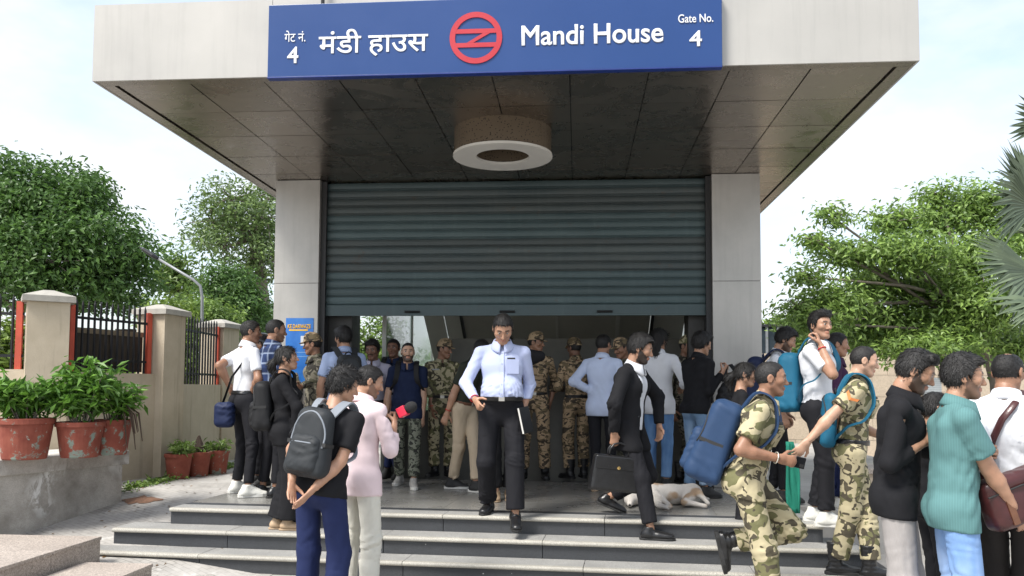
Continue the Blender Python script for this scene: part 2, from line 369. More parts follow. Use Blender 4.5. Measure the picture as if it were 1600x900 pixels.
prt(sloped(1.03, 1.07, YA, ZA - 0.05, YB, ZB - 0.05, 0.12).build('roof_frame', DARK), bld)
prt(sloped(1.08, 1.50, YA, ZA, YB, ZB, 0.06).build('sloped_cladding', CLAD), bld)
prt(MB().box((-3.6, 10.42, 3.35), (2.1, 10.5, 4.0)).build('lintel', JM), bld)
t = NT('green_glass'); t.color((0.26, 0.36, 0.30)); t.rough(0.08); t.set(Transmission_Weight=0.0, Alpha=0.60); GLASS = t.m
for y0 in (10.45, 12.2, 13.95):
    prt(MB().box((-2.46, y0 + 0.01, -0.5), (-2.448, y0 + 1.73, 3.3)).build('glass_pane', GLASS), bld)
    prt(MB().box((-2.48, y0 - 0.02, -0.5), (-2.43, y0 + 0.005, 3.3)).build('mullion', CLAD), bld)
prt(MB().box((1.6, 10.25, -2.5), (1.66, 19, 3.6)).build('side_wall', CLAD), bld)
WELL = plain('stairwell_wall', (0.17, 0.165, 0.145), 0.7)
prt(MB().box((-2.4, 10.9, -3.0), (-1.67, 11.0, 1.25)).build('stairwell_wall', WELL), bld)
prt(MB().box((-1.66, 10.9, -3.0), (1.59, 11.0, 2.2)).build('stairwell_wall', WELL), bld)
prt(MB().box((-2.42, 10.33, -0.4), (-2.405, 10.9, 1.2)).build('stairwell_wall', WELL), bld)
# ring lamp under the canopy
LX, LY = (float(q) for q in on_z(785.5, 244, SZ - 0.235)[:2])
lamp = empty('ring_lamp', (LX, LY, SZ)); tag(lamp, 'round perforated metal ring lamp hanging under the canopy', 'ceiling lamp')
t = NT('perforated_brass'); w = t.coord()
hol = t.ramp(t.vor(44, t.coord((1, 1, 1))), [(0.20, 1), (0.28, 0)])
t.color(t.mix(hol, (0.125, 0.095, 0.065), (0.008, 0.007, 0.006))); t.rough(0.42); t.set(Metallic=0.4); PERF = t.m
prt(MB().lathe([(0.468, -0.225), (0.468, 0.02), (0.458, 0.02), (0.458, -0.225)], 64, Matrix.Translation((LX, LY, SZ)), True).build('outer_drum', PERF, smooth=False), lamp)
prt(MB().lathe([(0.275, -0.22), (0.275, 0.02), (0.265, 0.02), (0.265, -0.22)], 64, Matrix.Translation((LX, LY, SZ)), True).build('inner_drum', PERF), lamp)
RINGM = plain('ring_white', (0.60, 0.58, 0.54), 0.4, 0.0, 0.05)
prt(MB().lathe([(0.255, -0.243), (0.255, -0.221), (0.478, -0.226), (0.478, -0.25)], 64, Matrix.Translation((LX, LY, SZ)), True).build('lower_ring', RINGM), lamp)
# sign
SGY = 6.24
sign = empty('station_sign', (-0.67, SGY, 3.97)); tag(sign, 'long blue station sign with white Hindi and English lettering and red roundel', 'sign')
BLUE = plain('sign_blue', (0.010, 0.046, 0.175), 0.32, 0.0, 0.04, 1.2)
prt(MB().box((-2.43, SGY, 3.972), (1.09, CY0 - 0.002, 4.555)).build('board', BLUE, bevel=0.004), sign)
prt(MB().box((-2.428, SGY - 0.012, 3.960), (1.088, SGY + 0.05, 3.9715)).build('lower_lip', plain('sign_blue_dark', srgb(16, 42, 110), 0.4), bevel=0.002), sign)
WHT = plain('sign_white', (0.66, 0.67, 0.69), 0.4, 0, 0.02); REDM = plain('sign_red', (0.42, 0.02, 0.032), 0.4, 0, 0.03)
def text(name, s, px, py, hpx, m, par, Y, bold=0.0, wpx=None, depth=0.004, condense=None):
    cu = bpy.data.curves.new(name, 'FONT'); cu.body = s; cu.size = 1.0; cu.extrude = 0.0; cu.bevel_depth = bold; cu.bevel_resolution = 0; cu.align_x = 'LEFT'
    tmp = bpy.data.objects.new('t', cu); col.objects.link(tmp); bpy.context.view_layer.update()
    me = bpy.data.meshes.new_from_object(tmp.evaluated_get(bpy.context.evaluated_depsgraph_get())); bpy.data.objects.remove(tmp)
    co = np.array([v.co[:] for v in me.vertices]); lo = co.min(0); hi = co.max(0)
    a = on_y(px, py, Y); b = on_y(px + 1, py, Y); s_px = float(np.linalg.norm(b - a))
    sz = hpx * s_px / (hi[1] - lo[1]); sx = sz if wpx is None else wpx * s_px / (hi[0] - lo[0])
    new = np.stack([(co[:, 0] - (lo[0] + hi[0]) / 2) * sx + a[0], Y - co[:, 2] * 0.12, (co[:, 1] - (lo[1] + hi[1]) / 2) * sz + a[2]], 1)
    for v, q in zip(me.vertices, new): v.co = q
    me.materials.clear(); me.materials.append(m)
    o = bpy.data.objects.new(name, me); col.objects.link(o)
    return prt(o, par)
TY = SGY - 0.005
text('hindi_gate_lettering', 'गेट नं.', 461, 56.5, 18, WHT, sign, TY, 0.012, 33)
text('gate_number', '4', 457.5, 86, 26, WHT, sign, TY, 0.02, 18)
text('hindi_name_lettering', 'मंडी हाउस', 583, 66, 44, WHT, sign, TY, 0.014, 171)
text('english_name_lettering', 'Mandi House', 925, 53, 33, WHT, sign, TY, 0.022, 222)
text('english_gate_lettering', 'Gate No.', 1087, 28.5, 14, WHT, sign, TY, 0.018, 55)
text('gate_number', '4', 1087, 60, 26, WHT, sign, TY, 0.02, 20)
# roundel: ring, two bars and the broken middle stroke
c = on_y(743.5, 59, TY); px1 = float(np.linalg.norm(on_y(744.5, 59, TY) - c)); RM = Matrix.Translation((c[0], TY, c[2])) @ Matrix.Rotation(R_(90), 4, 'X')
ro, ri = 41 * px1, 32.5 * px1
prt(MB().lathe([(ri, -0.005), (ri, 0.004), (ro, 0.004), (ro, -0.005)], 64, RM, True).build('roundel_ring', REDM), sign)
def bar_(poly, nm): return prt(MB().prism([(x * px1, z_ * px1) for x, z_ in poly], -0.004, 0.003, RM).build(nm, REDM), sign)
bar_([(-35, 7), (35, 7), (35, 14), (-35, 14)], 'roundel_bar'); bar_([(-35, -15), (35, -15), (35, -8), (-35, -8)], 'roundel_bar')
bar_([(-14, -7.9), (-4, -7.9), (22, 6.9), (11, 6.9)], 'roundel_stroke')
# conduit above the sign
prt(MB().tube([(on_y(503, 8, SGY)[0], SGY + 0.02, 4.52), (on_y(503, 8, SGY)[0], SGY + 0.02, 4.75)], 0.015, 8).build('conduit', DARK), bld)
# ================================================================ PEOPLE: distance-field modelling
def V(*a): return np.array(a, dtype=np.float64)
def nrm(v): v = np.asarray(v, float); return v / (np.linalg.norm(v) + 1e-9)
def smin(a, b, k):
    h = np.clip(0.5 + 0.5 * (b - a) / k, 0, 1); return b + (a - b) * h - k * h * (1 - h)
def smax(a, b, k): return -smin(-a, -b, k)
def capd(P, a, b, ra, rb, n=None, k=1.0):               # tapered capsule, optionally flattened by k along unit vector n
    a = np.asarray(a, np.float32); b = np.asarray(b, np.float32); ab = b - a
    t = np.clip(((P - a) @ ab) / (ab @ ab + 1e-9), 0, 1); d = P - a - t[:, None] * ab
    if n is not None:
        n = np.asarray(n, np.float32); d = d + np.outer((d @ n) * (1.0 / k - 1.0), n)
    return np.sqrt(np.einsum('ij,ij->i', d, d)) - (ra + (rb - ra) * t)
def elld(P, c, r, ax=None):
    q = P - np.asarray(c, np.float32)
    if ax is not None: q = q @ np.asarray(ax, np.float32).T
    r = np.asarray(r, np.float32); k0 = np.sqrt(((q / r) ** 2).sum(1)); k1 = np.sqrt(((q / (r * r)) ** 2).sum(1)) + 1e-9
    return k0 * (k0 - 1) / k1
def pland(P, c, n): return (P - np.asarray(c, np.float32)) @ np.asarray(n, np.float32)
def folds(P, seed, fr, sharp=True):
    rs = np.random.RandomState(seed); out = 0
    for i in range(3):
        k1 = nrm(rs.normal(size=3)) * fr * (1 + 0.7 * i); k2 = nrm(rs.normal(size=3)) * fr * 0.7; k3 = nrm(rs.normal(size=3)) * fr * 0.5
        ph = (P @ k1.astype(np.float32)) + 1.6 * np.sin(P @ k2.astype(np.float32) + rs.rand() * 6) + 1.2 * np.sin(P @ k3.astype(np.float32) + rs.rand() * 6)
        s = np.sin(ph); out = out + ((1 - 2 * np.abs(s)) if sharp else s) / (1.4 ** i)
    out = out / 2.2 + (0.26 if sharp else 0.0)
    m1 = np.sin(P @ (nrm(rs.normal(size=3)) * fr * 0.33).astype(np.float32) + rs.rand() * 6) * np.sin(P @ (nrm(rs.normal(size=3)) * fr * 0.27).astype(np.float32) + rs.rand() * 6)
    return out * np.clip(0.45 + 1.5 * m1, 0.12, 1.5)
def grid_mesh(fn, lo, hi, h):
    lo = np.asarray(lo, np.float32); hi = np.asarray(hi, np.float32); n = np.maximum(np.ceil((hi - lo) / h).astype(int) + 1, 4)
    bs = 4; nb = -(-n // bs)                                                  # coarse blocks first, fine samples only near the surface
    cb = [lo[i] + (np.arange(nb[i], dtype=np.float32) * bs + (bs - 1) / 2) * h for i in range(3)]
    CB = np.stack(np.meshgrid(*cb, indexing='ij'), -1).reshape(-1, 3)
    cv = fn(CB).astype(np.float32); near = np.abs(cv) < bs * h * 1.45 + 0.012
    full = np.repeat(cv.reshape(nb)[:, :, :, None], bs ** 3, 3).reshape(*nb, bs, bs, bs)
    o3 = np.stack(np.meshgrid(*[(np.arange(bs, dtype=np.float32) - (bs - 1) / 2) * h] * 3, indexing='ij'), -1).reshape(-1, 3)
    if near.any():
        pv = fn((CB[near][:, None, :] + o3[None]).reshape(-1, 3)).astype(np.float32).reshape(-1, bs, bs, bs)
        fl = full.reshape(-1, bs, bs, bs); fl[near] = pv; full = fl.reshape(*nb, bs, bs, bs)
    v = full.transpose(0, 3, 1, 4, 2, 5).reshape(nb * bs)
    n = nb * bs
    s = v < 0
    s[0] = s[-1] = False; s[:, 0] = s[:, -1] = False; s[:, :, 0] = s[:, :, -1] = False
    v = np.where(s, np.minimum(v, -1e-6), np.maximum(np.abs(v), 1e-6))
    X, Y, Z = n - 1
    acc = np.zeros((X, Y, Z, 3), np.float32); cnt = np.zeros((X, Y, Z), np.float32)
    cor = [(i, j, k) for i in (0, 1) for j in (0, 1) for k in (0, 1)]
    for a in cor:
        for d in range(3):
            if a[d]: continue
            b = list(a); b[d] = 1; b = tuple(b)
            va = v[a[0]:a[0] + X, a[1]:a[1] + Y, a[2]:a[2] + Z]; vb = v[b[0]:b[0] + X, b[1]:b[1] + Y, b[2]:b[2] + Z]
            cr = (va < 0) != (vb < 0); t = np.where(cr, va / np.where(cr, va - vb, 1), 0)
            for c in range(3):
                acc[..., c] += cr * (t if c == d else float(a[c]))
            cnt += cr
    act = cnt > 0; idx = -np.ones((X, Y, Z), np.int64); idx[act] = np.arange(act.sum())
    ii = np.argwhere(act); vs = lo + (ii + acc[act] / cnt[act][:, None]) * h
    fs = []
    for d in range(3):
        e, f_ = (d + 1) % 3, (d + 2) % 3
        sl = [slice(1, -1)] * 3; sl2 = [slice(1, -1)] * 3; sl[d] = slice(0, -1); sl2[d] = slice(1, None)
        A = s[tuple(sl)]; B = s[tuple(sl2)]; off = np.array([1, 1, 1]); off[d] = 0
        for flip, msk in ((False, A & ~B), (True, B & ~A)):
            q = np.argwhere(msk) + off
            if not len(q): continue
            de = np.zeros(3, int); de[e] = 1; df = np.zeros(3, int); df[f_] = 1
            quad = [idx[tuple((q - x).T)] for x in (0 * de, de, de + df, df)]
            if flip: quad = quad[::-1]
            fs.append(np.stack(quad, 1))
    return vs, (np.concatenate(fs) if fs else np.zeros((0, 4), int))
def add_mesh(name, vs, fs, m, parent=None, attrs=None, mats=None, mi=None):
    me = bpy.data.meshes.new(name); vs = np.asarray(vs, np.float32); fs = np.asarray(fs, np.int32)
    me.vertices.add(len(vs)); me.vertices.foreach_set('co', vs.ravel())
    me.loops.add(fs.size); me.loops.foreach_set('vertex_index', fs.ravel())
    me.polygons.add(len(fs)); me.polygons.foreach_set('loop_start', np.arange(0, fs.size, 4, dtype=np.int32))
    me.update(calc_edges=True); me.validate()
    for mm in (mats or [m]): me.materials.append(mm)
    if mi is not None: me.polygons.foreach_set('material_index', np.asarray(mi, np.int32))
    me.shade_smooth()
    for k, a in (attrs or {}).items():
        at = me.attributes.new(k, 'FLOAT', 'POINT'); at.data.foreach_set('value', np.asarray(a, np.float32))
    o = bpy.data.objects.new(name, me); col.objects.link(o); o.parent = parent
    return o

# ---- templates (built once) -------------------------------------------------
def f32(P): return P.astype(np.float32)
def skull(P, g=0.0):
    d = elld(P, (0, -0.014, 0.026), (0.075 + g, 0.097 + g, 0.088 + g))
    d = smin(d, elld(P, (0, 0.018, 0.03), (0.066 + g, 0.070 + g, 0.074 + g)), 0.02)
    return d
def head_fn(P):
    Q = P.copy(); Q[:, 0] = np.abs(Q[:, 0])
    d = skull(P)
    d = smin(d, capd(P, (0, 0.030, -0.025), (0, 0.046, -0.080), 0.057, 0.036), 0.03)
    d = smin(d, capd(Q, (0.048, 0.005, -0.048), (0.018, 0.060, -0.092), 0.022, 0.018), 0.025)
    d = smin(d, elld(P, (0, 0.068, -0.094), (0.022, 0.020, 0.018)), 0.018)
    d = smin(d, elld(Q, (0.045, 0.058, -0.012), (0.022, 0.024, 0.022)), 0.02)
    d = smin(d, capd(Q, (0.008, 0.086, 0.030), (0.046, 0.072, 0.030), 0.011, 0.009), 0.014)
    d = smax(d, -elld(Q, (0.032, 0.100, 0.010), (0.017, 0.020, 0.012)), 0.010)
    d = smin(d, elld(Q, (0.031, 0.076, 0.010), (0.0145, 0.0135, 0.011)), 0.003)
    d = smin(d, capd(P, (0, 0.086, 0.018), (0, 0.108, -0.026), 0.008, 0.0125), 0.010)
    d = smin(d, elld(Q, (0.013, 0.094, -0.030), (0.009, 0.011, 0.008)), 0.006)
    d = smin(d, capd(Q, (0, 0.090, -0.053), (0.020, 0.081, -0.055), 0.0075, 0.004), 0.006)
    d = smin(d, capd(Q, (0, 0.089, -0.066), (0.018, 0.081, -0.064), 0.0085, 0.004), 0.006)
    d = smax(d, -capd(Q, (0, 0.103, -0.0595), (0.02, 0.093, -0.0595), 0.0045, 0.003), 0.004)
    ear = elld(Q, (0.079, -0.012, 0.0), (0.010, 0.021, 0.033)); ear = smax(ear, -elld(Q, (0.090, -0.006, 0.002), (0.010, 0.012, 0.022)), 0.006)
    d = smin(d, ear, 0.006)
    d = smin(d, capd(P, (0, -0.022, -0.05), (0, -0.032, -0.135), 0.054, 0.054), 0.025)
    return d
HEAD_V, HEAD_F = grid_mesh(head_fn, (-0.105, -0.135, -0.225), (0.105, 0.14, 0.135), 0.0070)
def hand_fn(curl, spread=0.0, thumb=(0.75, 0.60, -0.30), idx_straight=False):
    segs = []
    for i, (x, L) in enumerate(((-0.031, 0.058), (-0.0105, 0.071), (0.0105, 0.077), (0.031, 0.069))):
        c = list(curl)
        if idx_straight and i == 3: c = [8, 10, 8]
        p = V(x, 0.088 - abs(x) * 0.15, 0); a = 0
        for j, fr in enumerate((0.46, 0.30, 0.24)):
            a += R_(c[j]); dr = V(x * spread * 6, math.cos(a), -math.sin(a)); q = p + nrm(dr) * L * fr
            segs.append((p, q, 0.0092 - j * 0.0008, 0.0086 - j * 0.0010)); p = q
    th = nrm(thumb); p0 = V(0.026, 0.022, -0.008); p1 = p0 + th * 0.048; p2 = p1 + nrm(th + V(-0.35, 0.35, -0.15)) * 0.034
    def fn(P):
        d = capd(P, (0, 0.012, 0), (0, 0.074, 0.0), 0.030, 0.039, (0, 0, 1), 0.40)
        d = smin(d, capd(P, (0, -0.05, 0), (0, 0.012, 0), 0.026, 0.027, (0, 0, 1), 0.75), 0.02)
        for i in range(0, len(segs), 3):
            e = capd(P, *segs[i]); e = np.minimum(e, capd(P, *segs[i + 1])); e = np.minimum(e, capd(P, *segs[i + 2])); d = smin(d, e, 0.007)
        e = smin(capd(P, p0, p1, 0.014, 0.0105), capd(P, p1, p2, 0.0102, 0.0088), 0.006)
        return smin(d, e, 0.010)
    return fn
HANDS = {}
for nm, fn in (('relax', hand_fn((22, 30, 22))), ('grip', hand_fn((72, 88, 55), thumb=(0.35, 0.62, -0.70))), ('flat', hand_fn((6, 6, 6), 0.12)), ('hold', hand_fn((42, 50, 35), thumb=(0.55, 0.7, -0.55))), ('point', hand_fn((60, 70, 45), thumb=(0.5, 0.6, -0.6), idx_straight=True))):
    HANDS[nm] = grid_mesh(fn, (-0.075, -0.075, -0.10), (0.10, 0.19, 0.04), 0.006)
def interp(x, xs, ys): return np.interp(x, xs, ys)
def hair_fn(style):
    rs = {'short': (0.008, 0.002), 'crop': (0.004, 0.0015), 'thick': (0.013, 0.003), 'messy': (0.016, 0.006), 'quiff': (0.010, 0.002), 'bald': (0.004, 0.0015), 'long': (0.013, 0.003), 'tied': (0.008, 0.002), 'curly': (0.018, 0.006)}[style]
    def fn(P):
        d = skull(P, rs[0]) - (np.clip(P[:, 2] - 0.05, 0, 1) * (0.22 if style in ('thick', 'messy', 'quiff', 'curly', 'long') else 0.06))
        if style == 'quiff': d = smin(d, capd(P, (-0.04, 0.060, 0.112), (0.04, 0.060, 0.112), 0.026, 0.026), 0.03)
        if style in ('thick', 'messy', 'curly', 'long'): d = smin(d, capd(P, (-0.045, 0.062, 0.092), (0.045, 0.062, 0.092), 0.022, 0.022), 0.03)
        fr = 95 if style == 'curly' else 130
        st = P * np.array([1.0, 0.45, 0.75], np.float32) if style != 'curly' else P
        d = d + folds(f32(st), 5, fr) * rs[1]
        yy, zz = P[:, 1], P[:, 2]
        if style in ('long', 'tied'): g = interp(yy, [-0.10, -0.03, 0.005, 0.03, 0.055, 0.075, 0.12], [-0.11, -0.10, -0.075, -0.02, 0.045, 0.078, 0.088])
        elif style in ('crop', 'bald'): g = interp(yy, [-0.10, -0.04, -0.015, 0.0, 0.02, 0.034, 0.055, 0.075, 0.12], [-0.066, -0.06, -0.040, 0.022, -0.012, 0.050, 0.076, 0.084, 0.09])
        else: g = interp(yy, [-0.10, -0.04, -0.018, 0.0, 0.022, 0.036, 0.055, 0.075, 0.12], [-0.078, -0.07, -0.045, 0.022, -0.015, 0.045, 0.070, 0.078, 0.082])
        g = g + folds(f32(P), 7, 170) * 0.005
        d = smax(d, (g - zz) * 0.8, 0.008)
        if style == 'bald': d = smax(d, -elld(P, (0, -0.03, 0.128), (0.040, 0.052, 0.036)), 0.012)
        if style == 'long':
            d = smin(d, capd(P, (0, -0.055, 0.02), (0, -0.085, -0.16), 0.075, 0.06, (0, 1, 0), 0.6) + folds(f32(P * np.array([1, 1, 0.2], np.float32)), 3, 120) * 0.006, 0.03)
        if style == 'tied':
            d = smin(d, capd(P, (0, -0.10, 0.0), (0, -0.15, -0.04), 0.034, 0.042), 0.02)
            d = smin(d, capd(P, (0, -0.15, -0.05), (0, -0.13, -0.17), 0.038, 0.014) + folds(P, 3, 110) * 0.004, 0.02)
        return d
    return fn
HAIR = {}
def strands(vs, fs, style):
    rs = np.random.RandomState(9); n = {'crop': 1000, 'bald': 900}.get(style, 1500); ln = {'crop': 0.010, 'bald': 0.014, 'short': 0.020, 'tied': 0.05, 'long': 0.055, 'curly': 0.028, 'messy': 0.042}.get(style, 0.030)
    q = fs[rs.randint(0, len(fs), n)]; w = rs.dirichlet((1, 1, 1, 1), n); c = (vs[q] * w[:, :, None]).sum(1)
    nn = np.cross(vs[q[:, 2]] - vs[q[:, 0]], vs[q[:, 3]] - vs[q[:, 1]]); nn /= np.linalg.norm(nn, axis=1, keepdims=True) + 1e-9
    fl = c - np.array([0.0, -0.035, 0.125]); 
    if style in ('messy', 'curly'): fl = fl + rs.normal(size=(n, 3)) * 0.08
    if style in ('quiff', 'thick'): fl = np.where(c[:, 1:2] > 0.02, np.array([0.02, -1.0, 0.25]) if style == 'quiff' else np.array([0.3, 0.8, 0.1]), fl) + rs.normal(size=(n, 3)) * 0.02
    fl = fl + rs.normal(size=(n, 3)) * 0.018; fl -= nn * (fl * nn).sum(1, keepdims=True); fl /= np.linalg.norm(fl, axis=1, keepdims=True) + 1e-9
    L = (ln * rs.uniform(0.5, 1.3, n))[:, None]; lift = L * rs.uniform(0.05, 0.35 if style in ('messy', 'curly') else 0.22, n)[:, None]; sd = np.cross(nn, fl) * 0.0019
    c0 = c - nn * 0.002; c1 = c + fl * L * 0.55 + nn * lift; c2 = c + fl * L + nn * lift * 0.8
    v2 = np.stack([c0 - sd, c0 + sd, c1 + sd, c1 - sd, c1 - sd, c1 + sd, c2 + sd * 0.3, c2 - sd * 0.3], 1).reshape(-1, 3)
    f2 = np.arange(len(v2)).reshape(-1, 4) + len(vs)
    return np.concatenate([vs, v2]), np.concatenate([fs, f2])
def hair_mesh(style):
    if style not in HAIR: HAIR[style] = strands(*grid_mesh(hair_fn(style), (-0.135, -0.22, -0.24), (0.135, 0.15, 0.19), 0.0082), style)
    return HAIR[style]
def shoe_fns(kind):
    def up(P):
        d = capd(P, (0, -0.045, -0.052), (0, 0.15, -0.062), 0.040, 0.041, (0, 0, 1), 0.75)
        d = smin(d, capd(P, (0, 0.06, -0.045), (0, 0.12, -0.055), 0.040, 0.036, (0, 0, 1), 0.8), 0.02)
        top = 0.035
        if kind == 'boot':
            d = smin(d, capd(P, (0, -0.012, 0.0), (0, -0.020, 0.16), 0.050, 0.058), 0.05); top = 0.155
            d = d + 0.0022 * np.sin(P[:, 2] * 210)
        elif kind == 'sneaker': d = smin(d, capd(P, (0, -0.02, -0.02), (0, -0.012, 0.02), 0.045, 0.044), 0.05); d = smin(d, capd(P, (0, 0.03, 0.0), (0, 0.09, -0.03), 0.030, 0.026), 0.03)
        else: d = smin(d, capd(P, (0, -0.025, -0.02), (0, -0.015, 0.01), 0.040, 0.040), 0.05); top = 0.018
        d = smax(d, P[:, 2] - top, 0.006)
        return smax(d, -(P[:, 2] + 0.070), 0.004)
    return up
SHOES = {}
SOLE_POLY = [(-0.026, -0.085), (0.0, -0.095), (0.026, -0.085), (0.036, -0.05), (0.034, 0.02), (0.044, 0.09), (0.046, 0.13), (0.036, 0.17), (0.012, 0.197), (-0.012, 0.197), (-0.034, 0.175), (-0.044, 0.13), (-0.042, 0.08), (-0.033, 0.02), (-0.036, -0.05)]
def shoe_mesh(kind, mt, sole_m, sole_h):
    key = (kind, mt.name, sole_m.name)
    if key not in SHOES:
        vs, fs = grid_mesh(shoe_fns(kind), (-0.075, -0.115, -0.095), (0.075, 0.215, 0.18), 0.0085)
        o = add_mesh('shoe', vs, fs, mt); me = o.data; bpy.data.objects.remove(o)
        so = MB().prism([(x * 1.04, y * 1.01) for x, y in SOLE_POLY], -0.088, -0.088 + sole_h).build('sole', sole_m, bevel=0.004); sm = so.data; bpy.data.objects.remove(so)
        SHOES[key] = (me, sm)
    return SHOES[key]
def cap_fn(P):
    d = skull(P + np.array([0, 0, 0.0], np.float32), 0.016)
    d = smin(d, capd(P, (0, -0.02, 0.075), (0, 0.02, 0.085), 0.080, 0.078), 0.02)
    d = smax(d, -(P[:, 2] - 0.040 - 0.10 * P[:, 1]), 0.006)
    brim = smax(elld(P, (0, 0.085, 0.058), (0.078, 0.085, 0.05)), np.abs(P[:, 2] - 0.052 + 0.28 * (P[:, 1] - 0.08) + 2.2 * P[:, 0] ** 2) - 0.0055, 0.003)
    brim = smax(brim, -(P[:, 1] - 0.05), 0.004)
    return np.minimum(d, brim)
CAPV = grid_mesh(cap_fn, (-0.12, -0.14, 0.0), (0.12, 0.20, 0.19), 0.0058)

# ---- materials --------------------------------------------------------------
def skin_mat(name, c):
    t = NT(name); k = t.noise(14, 4, 0.6)
    base = t.mix(t.ramp(k, [(0.35, 0), (0.65, 1)]), mul(c, 0.90), mul(c, 1.10))
    hair = t.mix(t.attr('beard'), base, (0.018, 0.014, 0.012))
    t.color(t.mix(t.attr('lip'), hair, (c[0] * 0.85, c[1] * 0.55, c[2] * 0.55))); t.rough(0.48); t.bump(t.noise(160, 2), 0.05, 0.003)
    t.set(Subsurface_Weight=0.06, Subsurface_Scale=0.02); t.b.inputs['Subsurface Radius'].default_value = (1, 0.35, 0.2)
    return t.m
SKINS = [skin_mat('skin_light', (0.50, 0.30, 0.205)), skin_mat('skin_medium', (0.40, 0.22, 0.14)), skin_mat('skin_brown', (0.30, 0.155, 0.095)), skin_mat('skin_dark', (0.19, 0.095, 0.06))]
t = NT('hair_black'); k = t.noise(130, 5, 0.7, t.coord((1, 0.22, 0.45)))
t.color(t.mix(k, (0.004, 0.0035, 0.0035), (0.014, 0.012, 0.011))); t.rough(0.6); t.bump(k, 0.8, 0.006); HAIRM = t.m
t = NT('eye'); t.color(t.ramp(t.vor(1, t.coord((1, 1, 1))), [(0, (0.02, 0.012, 0.01)), (1, (0.6, 0.56, 0.52))])); t.rough(0.15)
EYEM = NT('eye_white').set(Roughness=0.2); EYEM.color((0.36, 0.33, 0.30)); EYEM = EYEM.m
IRIS = NT('eye_iris').set(Roughness=0.15); IRIS.color((0.012, 0.008, 0.006)); IRIS = IRIS.m
def cloth(name, c, rough=0.85, wrinkle=0.35, kind=None, c2=None):
    if name in MATS: return MATS[name]
    t = NT(name); w = t.coord()
    wr0 = t.noise(4.5, 2, 0.45, t.coord((1.0, 1.0, 0.62)), 1.5); nd = t.n[-1] if False else [q for q in t.n if q.bl_idname == 'ShaderNodeTexNoise'][-1]; nd.noise_type = 'RIDGED_MULTIFRACTAL'; nd.normalize = True; wr = wr0; fine = t.noise(420, 2)
    cc = t.mix(t.ramp(t.noise(3.5, 4, 0.6), [(0.3, 0), (0.7, 1)]), mul(c, 0.92), mul(c, 1.06))
    if kind == 'denim':
        cc = t.mix(t.ramp(t.noise(4.5, 3, 0.6, t.coord((1, 1, 0.35))), [(0.42, 0), (0.68, 1)]), cc, c2 or mul(c, 1.9))
        cc = t.mix(t.math('MULTIPLY', t.noise(300, 2, 0.5, t.coord((1, 1, 0.15))), 0.35), cc, mul(c, 1.6))
    if kind == 'plaid':
        for axis, fr in ((0, 62), (2, 62)):
            s = t.n.new('ShaderNodeSeparateXYZ'); t.l.new(t.coord(), s.inputs[0])
            wv = t.math('SINE', t.math('MULTIPLY', s.outputs[axis], fr)); cc = t.mix(t.ramp(wv, [(0.80, 0), (0.90, 0.75)]), cc, c2)
            wv = t.math('SINE', t.math('MULTIPLY', s.outputs[axis], fr / 2)); cc = t.mix(t.ramp(wv, [(0.55, 0), (0.8, 0.45)]), cc, mul(c, 0.3))
    if kind == 'rib':
        s = t.n.new('ShaderNodeSeparateXYZ'); t.l.new(t.coord((1, 1, 1), rot=(0, 0, 0.5)), s.inputs[0])
        rb = t.math('SINE', t.math('MULTIPLY', s.outputs[0], 520)); t.color(t.mix(t.ramp(rb, [(0.3, 0), (0.8, 1)]), mul(c, 0.93), mul(c, 1.05)))
    else: t.color(cc)
    t.rough(rough); t.set(Sheen_Weight=0.0); t.b.inputs['Specular IOR Level'].default_value = 0.25
    t.bump(t.math('ADD', wr, t.math('MULTIPLY', fine, 0.06)), wrinkle, 0.035)
    MATS[name] = t.m; return t.m
def camo(name, base, a, b, sc=7.5, horiz=1.0):
    t = NT(name)
    n1 = t.noise(sc, 1.2, 0.4, t.coord((1, 1, horiz), (3.1, 1.2, 0.4)), 1.4); n2 = t.noise(sc * 1.25, 1.2, 0.4, t.coord((1, 1, horiz), (9.1, 4.2, 7.4)), 1.6)
    cc = t.mix(t.ramp(n1, [(0, 0), (0.535, 1)], True), base, a)
    cc = t.mix(t.ramp(n2, [(0, 0), (0.565, 1)], True), cc, b)
    t.color(t.mix(t.math('MULTIPLY', t.noise(30, 3), 0.25), cc, mul(base, 0.7))); t.rough(0.88)
    t.bump(t.math('ADD', t.noise(6, 3, 0.5, None, 1.0), t.math('MULTIPLY', t.noise(400, 2), 0.06)), 0.4, 0.03)
    return t.m
CAMO_TAN = camo('camo_tan', (0.42, 0.30, 0.18), (0.14, 0.105, 0.055), (0.022, 0.018, 0.015), 8.5, 1.7)
CAMO_GREEN = camo('camo_green', (0.46, 0.40, 0.25), (0.115, 0.115, 0.045), (0.035, 0.028, 0.018), 7.5, 1.25)
CAMO_DULL = camo('camo_dull', (0.22, 0.20, 0.15), (0.075, 0.075, 0.045), (0.02, 0.018, 0.015), 9, 1.2)
CAMO_GREY = camo('camo_grey', (0.20, 0.21, 0.16), (0.05, 0.06, 0.04), (0.012, 0.012, 0.012), 11, 1.3)
BLKLEATH = plain('black_leather', (0.012, 0.012, 0.013), 0.32, 0, 0.2, 20, 0.15, 90)
BLKRUB = plain('black_rubber', (0.018, 0.018, 0.018), 0.7, 0, 0.2)
WHTRUB = plain('white_rubber', (0.62, 0.61, 0.57), 0.6, 0, 0.08)
GREYSHOE = plain('grey_mesh_shoe', (0.36, 0.35, 0.33), 0.7, 0, 0.35, 40)
WHTSHOE = plain('white_shoe', (0.66, 0.65, 0.60), 0.55, 0, 0.12, 30)
TANSHOE = plain('tan_shoe', (0.42, 0.30, 0.19), 0.6)
METALM = plain('buckle_metal', (0.5, 0.48, 0.44), 0.3, 0.9)
BROWNLEATH = plain('brown_leather', (0.13, 0.055, 0.028), 0.45, 0, 0.2, 15)
